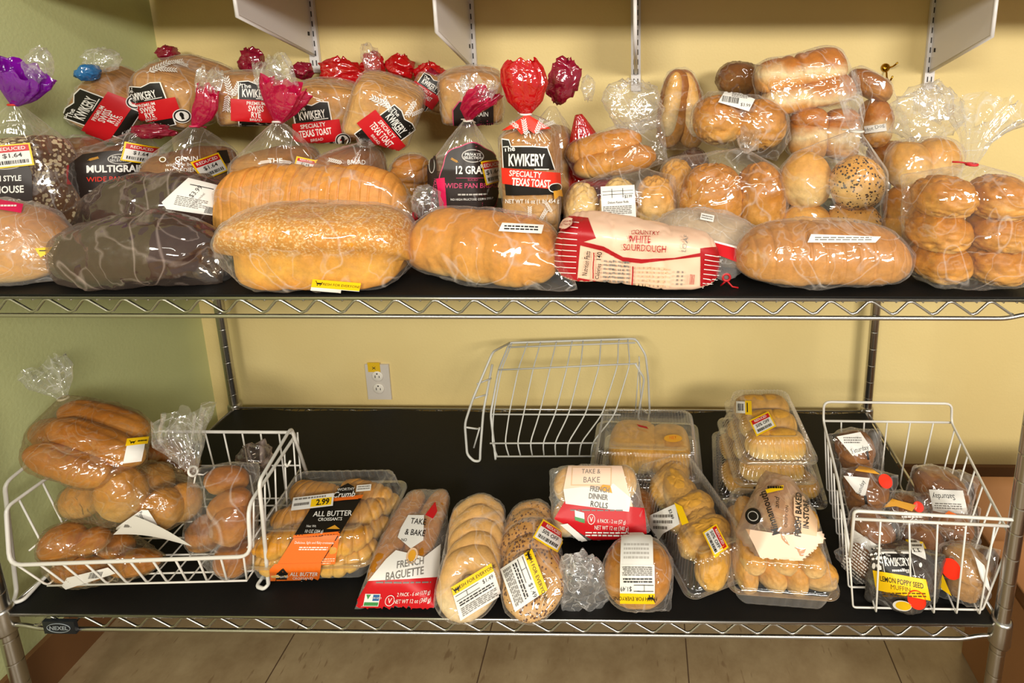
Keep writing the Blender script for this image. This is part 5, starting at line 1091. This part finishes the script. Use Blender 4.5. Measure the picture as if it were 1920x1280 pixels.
p.art('sleeve_front', 598, 1026, .06, [('p', [(-48, 20), (30, 24), (34, -26), (-46, -30)], 'o'), ('l', -34, 24, 4, 12, 2, 'tan'), ('r', -44, -28, -6, -16, 'p'), ('t', 'Nutrition Facts', -25, -21, 5, 'k', {'xs': .8, 'bold': .01}), ('l', -4, 32, -26, -16, 3, 'tan')], 2)
p.art('price_sticker', 587, 943, .17, [('r', -33, -10, 33, 10, 'p'), ('r', -3, -8, 30, 4, 'y'), ('t', '2.99', 16, -2, 9, 'k', {'bold': .03}), ('l', -30, 20, 4, 9, 1, 'g'), ('l', -30, -6, -6, 2, 1, 'g')], 7)
p.art('small_sticker', 682, 915, .23, [('r', -12, -5, 12, 5, 'p'), ('l', -10, 10, -3, 4, 2, 'g')], 5).done()

p = Pack('baguette_bag', 'red and white french baguette bag lying beside the croissant container', 'bread', G_LOW)
f, bk = W(742, 1112, .045), W(803, 968, .225); f[2] = bk[2] = .036; d = bk-f; yaw = math.degrees(math.atan2(d[1], d[0]))
for s in (-.026, .026):
    n_ = np.array([-d[1], d[0], 0])/np.linalg.norm(d[:2]); p.part('baguette', loft((f+bk)/2+n_*s, (.23, .055, .055), rot(0, 0, yaw), 'round', p=4, q=2.3, seed=340), b_golden)
p.bag(m_bagw, axis=d, floor=0, seed=341, wrinkle=.003, extra=[W(668, 1144, .012), W(822, 1140, .012)], infl=.002)
p.art('bag_print', 748, 1066, .06, [('p', [(-84, -80), (-62, -50), (-46, -14), (72, -10), (74, -76)], 'r'), ('p', [(-48, -18), (-26, 14), (-12, 28), (40, 18), (68, 40), (74, -12)], 'p'), ('p', [(-78, -84), (-72, -78), (40, -70), (40, -78)], 'p'),
     ('t', 'FRENCH', 18, 9, 11, 'g', {'xs': .82, 'rot': 9, 'bold': .015}), ('t', 'BAGUETTE', 12, -7, 12, 'g', {'xs': .8, 'rot': 9, 'bold': .015}), ('l', -34, 60, -22, -18, 1, 'g'),
     ('r', -48, -54, -22, -36, 'p'), ('r', -34, -46, -23, -37, 'bl'), ('p', [(-46, -37), (-42, -44), (-38, -37)], 'gn'), ('r', -47, -53, -23, -48, 'gn'), ('t', 'NON GMO', -28.5, -41.5, 2.8, 'w'), ('e', -4, -45, 8, 8, 'w'), ('e', -4, -45, 7, 7, 'r'), ('t', 'V', -4, -45, 8, 'w'), ('t', '2 PACK - 6 oz (170 g)', 34, -36, 5.5, 'w', {'xs': .8, 'rot': 2}), ('t', 'NET WT 12 oz (340 g)', 34, -46, 6, 'w', {'xs': .8, 'rot': 2})], 0)
p.art('bag_print', 790, 995, .16, [('p', [(-36, 4), (-28, 24), (0, 24), (6, -14), (-12, -26), (-38, -10)], 'p'), ('t', 'TAKE', -8, 14, 9, 'k', {'xs': .9, 'bold': .01, 'rot': -4}), ('t', '& BAKE', -10, -3, 9, 'k', {'xs': .85, 'bold': .01, 'rot': -4}), ('t', 'NO', -26, -14, 4.5, 'k'), ('e', -8, -36, 9, 11, 'tan'), ('e', -8, -36, 6, 8, 'gd'), ('p', [(2, 24), (16, 46), (22, 30), (16, 18)], 'r')], 0).done()

def bagels(label, specs, mat, seed, **kw):
    p = Pack('bag_of_bagels', label, 'bagels', G_LOW)
    for k, (x, y, Y, r, pi, ya) in enumerate(specs):
        c = W(x, y, Y); q = r/ppm(c); p.part('bagel', bagel(c, q*.60, q*.40, rot(pi, 0, ya), seed+k), mat, rest=0)
    p.bag(m_bagc, axis=(0, 1, .1), floor=0, seed=seed+9, wrinkle=.003, wscale=20, **kw); return p
p = bagels('stack of plain bagels lying in a clear bag beside the baguettes', [(879, 1092, .028, 60, 36, -4), (886, 1056, .060, 56, 42, -3), (890, 1026, .090, 54, 46, 0), (892, 1000, .120, 53, 48, 2), (893, 978, .150, 52, 46, 2)], b_bagel, 350)
p.art('price_label', 893, 1108, .02, st_kroger(76, 54), 29).done()
p = bagels('stack of onion bagels with a reduced sticker, next to the plain bagels', [(1000, 1098, .026, 58, 36, 6), (996, 1062, .058, 55, 42, 4), (990, 1028, .089, 53, 46, 2), (990, 1000, .119, 50, 46, 0), (993, 978, .148, 47, 44, 0)], b_bagel2, 360)
p.art('price_label', 982, 1086, .02, st_kroger(72, 64), -60).art('price_sticker', 1030, 1006, .10, st_reduced('50% OFF', 50, 32), -27)
p.part('bag_tail', crumple(W(1008, 1146, .015), (.012, .008, .014), rot(0, 30), seed=368), m_tailc, False, p.ib); p.done()
# ================================================================== MIDDLE
p = Pack('bag_of_rolls', 'bag of brown rolls under the dinner rolls bag', 'rolls', G_LOW)
for k, (x, y, Y) in enumerate([(1085, 1000, .20), (1150, 990, .22), (1190, 985, .21)]):
    p.part('roll', ball(W(x, y, Y), (.045, .045, .036), flat=.95, seed=370+k), b_brown, rest=0)
p.bag(m_bagd, axis=(1, 0, 0), floor=0, seed=373, wrinkle=.004).done()
p = Pack('dinner_rolls_bag', 'red and white dinner rolls bag propped on a bag of rolls', 'rolls', G_LOW)
c = W(1112, 938, .17); Rr = rot(52, 3, -2)
for i in range(3):
    for j in range(2): p.part('roll', ball(c+Rr@np.array([(i-1)*.058+.004, (j-.5)*.060, 0]), (.030, .033, .026), Rr, flat=.9, seed=376+i*2+j), b_pale)
p.bag(m_bagw, axis=(1, 0, 0), seed=383, wrinkle=.003, infl=.003, extra=[W(1030, 880, .24), W(1163, 882, .24), W(1216, 996, .13), W(1040, 968, .13)])
p.art('bag_print', 1120, 940, .13, [('p', [(-66, 18), (-60, 60), (46, 60), (68, -10), (-50, 10)], 'cr'), ('p', [(-62, 0), (-58, 2), (90, -10), (96, -60), (0, -64), (-80, -28)], 'r'), ('p', [(-66, 20), (-60, -4), (60, -16), (64, 6), (30, 30), (6, 22), (-30, 24)], 'p'), ('r', -52, 26, 26, 58, 'tan'), ('r', -50, 28, 24, 56, 'cr'), ('t', 'TAKE &', -14, 50, 8, 'g'), ('t', 'BAKE', -12, 36, 10, 'g'), ('p', [(0, 20), (10, 28), (24, 26), (28, 14)], 'gd'),
     ('t', 'FRENCH', 4, 20, 9, 'g', {'xs': .8, 'rot': -4, 'bold': .02}), ('t', 'DINNER', 2, 8, 9, 'g', {'xs': .8, 'rot': -4, 'bold': .02}), ('t', 'ROLLS', 4, -5, 9.5, 'k', {'xs': .9, 'rot': -6}), ('l', -50, 50, -16, -12, 1, 'g'),
     ('p', [(-42, -14), (-24, -18), (-22, -34), (-40, -30)], 'p'), ('p', [(-42, -24), (-23, -28), (-22, -34), (-40, -30)], 'gn'), ('e', -10, -28, 7, 8, 'w'), ('e', -10, -28, 6, 7, 'r'), ('t', 'V', -10, -28, 8, 'w'), ('t', '6 PACK - 2 oz (57 g)', 28, -32, 6, 'w', {'xs': .75, 'rot': -2}), ('t', 'NET WT 12 oz (340 g)', 28, -42, 6.5, 'w', {'xs': .75, 'rot': -2}), ('p', [(-68, -36), (-54, -34), (-16, -60), (-30, -62)], 'p'), ('l', -20, 60, -54, -46, 2, 'p')], 0).done()
p = Pack('bag_of_rolls', 'single large bun in a clear bag with upside-down price label at the front', 'rolls', G_LOW)
p.part('bun', ball(W(1196, 1085, .044), (.062, .055, .055), rot(8, 0, 0), e=.9, flat=.85, crease=.03, seed=386), b_golden, rest=0)
nk = W(1130, 1100, .035); p.bag(m_bagc, neck=nk, floor=0, seed=387, wrinkle=.003, pleat=.3, extra=[W(1257, 1146, .012), W(1257, 1080, .06), W(1150, 1040, .085)])
p.part('bag_tail', crumple(W(1092, 1098, .034), (.058, .034, .078), rot(0, 12), seed=388, amp=.7, n=(16, 22)), m_tailw, False, p.ib)
lb = [(k[0],)+tuple(k[1:]) for k in st_kroger(64, 58)]
p.art('price_label', 1195, 1094, .0, [('r', -30, -86, 32, -20, 'p'), ('l', -22, 26, -64, -36, 4, 'mg')]+lb, 180).done()
def seam_container(p, px0, py0, Y0, px1, py1, Y1, **kw): pass
# long container of rolls, set at an angle
f, bk = onZ(1364, 1122, 0), onZ(1240, 912, 0); d = bk-f; yaw = math.degrees(math.atan2(d[1], d[0])); R = rot(0, 0, yaw); c = (f+bk)/2+d*.02; L = np.linalg.norm(d)
p = Pack('roll_container', 'long ribbed container of golden rolls set at an angle, reduced sticker', 'rolls', G_LOW)
pack_rows(p, c, R, L*.90, .125, .040, .040, 4, 1, 'ball', b_past, 390); pack_rows(p, c, R, L*.66, .112, .055, .030, 3, 1, 'ball', b_past, 396)
clamshell(p, c, L, .150, .030, .056, R, ribs=80, amp=.0012)
p.art('price_label', 1252, 962, .20, [('p', [(-46, -36), (-34, -4), (14, 14), (20, -16), (-8, -30), (-20, -44)], 'p'), ('p', [(12, 16), (26, 10), (36, -14), (24, -18)], 'y'), ('l', -26, 8, -26, 0, 3, 'g'), ('t', '$3.99', 6, -2, 5, 'k', {'rot': -70})], 0)
p.art('price_sticker', 1341, 1014, .10, st_reduced('50% OFF', 40, 30), -62).done()
# pie-style container on a lower tray
p = Pack('roll_container', 'low container of brown rolls under the wide ribbed container', 'rolls', G_LOW)
c = np.array([.290, .378, 0]); R = rot(0, 0, -2); pack_rows(p, c, R, .20, .15, .018, .016, 3, 2, 'ball', b_brown, 400); clamshell(p, c, .22, .17, .016, .018, R, ribs=70).done()
p = Pack('roll_container', 'wide ribbed container of pale pastry in front of the overturned basket', 'rolls', G_LOW)
c = np.array([.280, .382, .0355]); R = rot(0, 0, -2); p.part('pastry', loft(c+np.array([-.03, 0, .028]), (.125, .165, .054), R, 'bunhalf', p=4, q=2.2, crease=.004, seed=404), b_past); p.part('pastry', loft(c+np.array([.055, -.01, .026]), (.105, .16, .052), R, 'bunhalf', p=4, q=2.2, crease=.004, seed=405), b_past)
clamshell(p, c, .248, .19, .008, .058, R, ribs=100, amp=.0016)
p.art('gold_seal', 1262, 822, .42, [('e', 0, 0, 16, 6, 'gd'), ('t', 'NET', 0, 1, 5, 'o')], 0).art('red_sticker', 1206, 800, .44, [('p', [(-12, 4), (6, 0), (10, -4), (-8, 0)], 'dr')], 0).done()
# stack of three
SX, SY = .562, .36
p = Pack('roll_container', 'bottom container of the stack of three ribbed containers', 'rolls', G_LOW)
c = np.array([SX+.005, SY-.005, 0]); R = rot(0, 0, -6); pack_rows(p, c, R, .21, .19, .027, .024, 3, 2, 'ball', b_past, 410); clamshell(p, c, .235, .215, .020, .034, R, ribs=90, amp=.0016).done()
p = Pack('roll_container', 'middle container of the stack of three ribbed containers', 'rolls', G_LOW)
c = np.array([SX-.002, SY-.01, .0565]); R = rot(0, 0, 3); pack_rows(p, c, R, .150, .195, .027, .025, 1, 3, 'log', b_past, 420); clamshell(p, c, .17, .215, .018, .036, R, ribs=70, amp=.0014).done()
p = Pack('roll_container', 'top container of the stack of three, with red and yellow stickers', 'rolls', G_LOW)
c = np.array([SX+.006, SY-.008, .113]); R = rot(0, 0, 1); pack_rows(p, c, R, .140, .195, .029, .027, 1, 3, 'log', b_past, 430); clamshell(p, c, .158, .215, .012, .045, R, ribs=64, amp=.0016)
p.art('price_sticker', 1430, 796, .33, [(k[0],)+tuple(k[1:]) for k in st_reduced('50% OFF', 40, 28)], 24).art('price_label', 1395, 764, .38, [('r', -14, -10, 2, 10, 'p'), ('r', 2, -12, 14, 12, 'y'), ('b', -6, 0, 10, 12, 'k'), ('r', 5, -8, 7, 8, 'k')], -3).done()
# container with bread bag on top
p = Pack('roll_container', 'clear container of pull-apart rolls under a printed paper bag at the front', 'rolls', G_LOW)
c = np.array([.532, .112, 0]); R = rot(0, 0, -4)
pack_rows(p, c, R, .172, .18, .034, .034, 4, 2, 'ball', b_roll2, 440); pack_rows(p, c, R, .155, .165, .066, .028, 3, 2, 'ball', b_roll2, 450)
clamshell(p, c, .185, .205, .046, .050, R, ribs=30, amp=.0004, panel=.003).done()
p = Pack('bread_bag', 'printed brown paper bread bag lying on the container of rolls', 'bread', G_LOW)
c = W(1460, 985, .115); c[2] = max(c[2], .130); p.part('roll', loft(c+np.array([0, .01, .006]), (.13, .085, .060), rot(0, 0, 84), 'oval', p=3, q=2.2, seed=460), bread('cream_roll_crust', '#d8b48c', '#e4c8a4'))
p.bag(film('printed_paper_film', haze=.35, tint='#ecd8c0', gloss=.09, edge=.4, rough=.15, hazecol='#e6cdb4', bump=1.0, bscale=22), axis=(0, 1, 0), seed=461, wrinkle=.005, wscale=18, extra=[W(1378, 1000, .08), W(1545, 1010, .05), W(1420, 1040, .035), W(1500, 1046, .03)])
p.art('bag_print', 1452, 975, .08, [('p', [(-54, -14), (-40, -40), (-30, -62), (40, -70), (84, -40), (92, -16), (20, -22)], 'cr'), ('p', [(40, 36), (60, 40), (78, 0), (72, -24), (46, -20), (36, 10)], 'tan'), ('e', -38, 6, 15, 13, 'k'), ('e', -38, 6, 10, 8, 'mg'), ('e', -38, 6, 8.5, 6.5, 'k'), ('t', 'Minnamouth', -8, 12, 14, 'k', {'rot': 104, 'xs': .72, 'bold': .015}), ('t', 'and', 8, 28, 9, 'k', {'rot': 80, 'sh': .2}), ('t', 'CRISPY ON', 22, 6, 5, 'k', {'rot': 78}), ('t', 'FRESH BAKED', 44, 10, 11, 'k', {'rot': 80, 'xs': .75, 'bold': .02}), ('t', 'IN-STORE', 58, 10, 10, 'k', {'rot': 80, 'xs': .75, 'bold': .02}), ('p', [(-10, 48), (24, 56), (22, 48), (-8, 42)], 'y'), ('l', -6, 22, 48, 56, 1, 'k')], 0).done()
# ================================================================== MUFFINS IN THE RIGHT BASKET
def muffin_pack(label, x, y, Y, rx, ry, seed, art, tilt=0, lx=None, ly=None, ang=0, film_=None, mat=None, pit=0, ears=True, dots=(), more=()):
    p = Pack('wrapped_muffin', label, 'muffin', 'wrapped muffins in the right basket'); c = W(x, y, Y); q = 1/ppm(c); R = rot(pit, tilt, seed % 30)
    p.part('muffin', muffin(c-R@np.array([0, 0, ry*q*.8]), rx*q*.86, ry*q*1.6, R, seed), mat or b_muf)
    if p.cont[0][:, 2].min() < .0125: dz = .0125-p.cont[0][:, 2].min(); p.cont[0][:, 2] += dz; c = c+np.array([0, 0, dz])
    ex = [c+rot(pit, tilt, 0)@np.array([sx*rx*q*1.12, -.004, sz*ry*q*1.05]) for sx in (-1, 1) for sz in (-1, 1)] if ears else None
    p.bag(film_ or m_bagc, axis=(1, 0, 0), seed=seed, wrinkle=.004, wscale=24, res=(54, 64), extra=ex)
    if art: p.art('label', lx or x, ly or y, Y-.03, art, ang)
    for (mx, my, ma) in more: p.art('label', mx, my, Y-.03, ma)
    for (dx, dy, r) in dots: p.art('price_dot', dx, dy, Y-.04, [('e', 0, 0, r, r, 'fl')])
    return p.done()
SAT = [('p', [(-26, 14), (18, 22), (34, -8), (-2, -18)], 'p'), ('t', 'Saturday', 12, -8, 8, 'k', {'rot': 14, 'xs': .85}), ('l', -14, 18, 2, 14, 3, 'g'), ('r', 22, -24, 26, -10, 'k')]
muffin_pack('wrapped muffin labelled Saturday leaning high against the basket back', 1604, 848, .288, 42, 44, 500, SAT, 8, 1598, 834, 0)
muffin_pack('wrapped muffin with red dot below the Saturday muffin', 1622, 922, .205, 46, 42, 501, [('p', [(-22, 18), (24, 14), (10, -16), (-4, -10)], 'p'), ('t', 'Sunday', 6, -2, 7, 'k', {'rot': 60}), ('r', 8, -28, 13, -14, 'k'), ('p', [(0, 26), (44, 20), (30, 30), (10, 34)], 'gd')], -6, 1608, 912, 0, dots=[(1660, 902, 12)])
muffin_pack('wrapped muffin with upside-down Saturday label at the back right', 1762, 925, .21, 56, 46, 502, [('p', [(-30, -20), (-30, 16), (26, 16), (26, -20)], 'p'), ('t', 'Saturday', 4, -10, 9, 'k', {'xs': .85}), ('l', -22, 22, 0, 10, 3, 'g')], -8, 1776, 942, 178)
muffin_pack('small wrapped roll tucked behind the lemon muffin', 1705, 965, .18, 40, 36, 503, [('p', [(-30, 4), (-10, 18), (30, 8), (20, -2), (-6, 6)], 'gd'), ('l', 0, 36, -30, -8, 4, 'p')], 12, 1688, 956, 0, dots=[(1722, 950, 9)])
muffin_pack('wrapped muffin behind the rim beside the tall basket side', 1634, 1004, .11, 46, 46, 504, [('p', [(-36, 2), (-26, 22), (10, -2), (30, -10), (36, -34), (-14, -30)], 'p'), ('l', 0, 34, -30, -6, 5, 'k')], -10, 1632, 1018, 0)
muffin_pack('dark wrapped muffin with orange edge below the rim', 1782, 1000, .15, 44, 40, 505, [('l', -60, -20, -30, 0, 5, 'mg'), ('p', [(0, 34), (30, 30), (10, 40)], 'o')], 6, 1780, 1005, 0)
muffin_pack('wrapped roll with grey print at the left of the lemon muffin', 1612, 1058, .075, 28, 40, 506, [('l', -24, 26, -30, 22, 11, 'mg')], 30, 1612, 1052, -40)
muffin_pack('wrapped muffin with yellow price tag behind the lemon muffin', 1730, 1036, .112, 44, 38, 507, [('p', [(-22, -8), (-12, 16), (16, 12), (22, -6), (12, -14)], 'y'), ('l', 0, 16, -8, 2, 2, 'k'), ('p', [(0, -20), (30, -26), (28, -50), (4, -44)], 'p'), ('l', 4, 24, -46, -28, 3, 'k')], 0, 1716, 1030, 0)
m_greyp = film('grey_print_film', haze=.30, tint='#a8a29c', gloss=.12, edge=.35, rough=.12, hazecol='#8f8a84', bump=.8, bscale=22)
muffin_pack('lemon muffin in grey printed film with a red dot, front of basket', 1694, 1090, .042, 58, 48, 508,
    [('r', -28, 4, 24, 46, 'w'), ('r', -27, 5, 23, 45, 'k'), ('t', 'The', -16, 38, 4, 'w'), ('t', 'KWIKERY', -2, 28, 12, 'w', {'xs': .62, 'bold': .03}), ('l', -14, 16, 12, 18, 1, 'w'), ('p', [(-50, -14), (-48, 16), (40, 2), (40, -28)], 'y'), ('t', 'LEMON POPPY SEED', -2, -2, 8, 'k', {'xs': .72, 'rot': -9, 'bold': .015}), ('t', 'MUFFIN', -6, -11, 7, 'lb', {'rot': -9}), ('l', -40, 34, -24, -16, 2, 'lb'), ('e', -10, -36, 16, 8, 'w'), ('e', -8, -36, 13, 6.5, 'y'), ('e', 17, -27, 15, 14, 'fl')]
    +[('e', -46+(k % 4)*6+(k//4)*1.5, 52-(k//4)*6, 2.2, 1.6, 'w') for k in range(16)]+[('e', -42, 24, 5, 3, 'w', 60), ('e', -34, 22, 5, 3, 'w', 120), ('e', 36, 22, 4, 2.5, 'w', 60), ('p', [(28, 66), (52, 58), (48, 30), (26, 40)], 'p'), ('l', 30, 48, 40, 60, 3, 'k')], -2, 1692, 1088, 0, film_=m_greyp)
muffin_pack('wrapped pale muffin with a big red dot in the front right corner', 1806, 1092, .05, 46, 50, 509, [('p', [(-42, 20), (-34, 30), (-26, -20), (-40, -10)], 'y')], -4, more=[(1842, 1072, [('p', [(-6, 24), (6, 10), (4, -36), (-6, -10)], 'p')]), (1830, 1136, [('p', [(-14, -6), (16, 6), (12, -6)], 'p')])], dots=[(1783, 1066, 17)], lx=1806, ly=1092, mat=bread('pale_muffin_crust', '#b98a52', '#c99a62'))
# ================================================================== CARDBOARD BOX beside the shelf, badge lettering
m_card = plain('cardboard', '#9a6a3c', .75, bump=.15, bscale=60)
q0 = onZ(1803, 1222, FLOOR); bx0, by1 = max(q0[0], .945), q0[1]
e = empty('cardboard_box', (bx0+.28, by1-.25, FLOOR), 'open brown cardboard box on the floor beside the right-hand post', 'cardboard box')
ztop = -.035; x0, x1, y0, y1 = bx0, bx0+.55, by1-.55, by1; t = .004; b = MB()
for lo, hi in (((x0, y0, FLOOR+.001), (x0+t, y1, ztop)), ((x1-t, y0, FLOOR+.001), (x1, y1, ztop)), ((x0+t, y0, FLOOR+.001), (x1-t, y0+t, ztop)), ((x0+t, y1-t, FLOOR+.001), (x1-t, y1, ztop)), ((x0+t, y0+t, FLOOR+.001), (x1-t, y1-t, FLOOR+.006))): b.box(lo, hi)
b.build('box_body', m_card, e, smooth=False)
def flap(name, a, b_, dirv, ln):
    a, b_ = np.array(a, float), np.array(b_, float); dv = np.array(dirv, float); dv = dv/np.linalg.norm(dv)*ln; n = np.cross(b_-a, dv); n = n/np.linalg.norm(n)*.002; V = []; F = []
    for k in range(7):
        u = k/6; cur = n*(-6*u*(1-u)*0+3*math.sin(u*2.6))
        for P in (a+(b_-a)*.02*u, b_-(b_-a)*.02*u): V += [P+dv*u+cur+n, P+dv*u+cur-n]
    for k in range(6):
        i = k*4; F += [(i, i+2, i+6, i+4), (i+1, i+5, i+7, i+3), (i, i+4, i+5, i+1), (i+2, i+3, i+7, i+6)]
    F += [(0, 1, 3, 2), (24, 26, 27, 25)]; mesh_obj(name, V, F, m_card, e, None, True, e.location)
flap('flap', (x0, y0, ztop), (x0, y1, ztop), (-.22, 0, .55), .06)
flap('flap', (x0+.01, y1, ztop), (x1, y1, ztop), (0, .5, .6), .12)
flap('flap', (x1, y0, ztop), (x1, y1, ztop), (.5, 0, .6), .12)
flap('flap', (x0+.01, y0, ztop), (x1, y0, ztop), (0, -.6, -.3), .14)
# badge
mb = MB(); bx_, by_, bz_, par = BADGE
def onbadge(V2): return [(bx_+u, by_-.0002, bz_+v) for u, v in V2]
tt = np.linspace(0, 2*math.pi, 40, endpoint=False); mb.tube([(bx_+.0215*math.cos(a), by_, bz_+.0098*math.sin(a)) for a in tt], .0006, 5, 0, True)
V2, F = text_mesh('NEXEL', .0085, 1.0, .02, 1.0, .15); mb.add(onbadge(V2), F); mb.build('badge_lettering', m_badge_ink, sh).parent = par
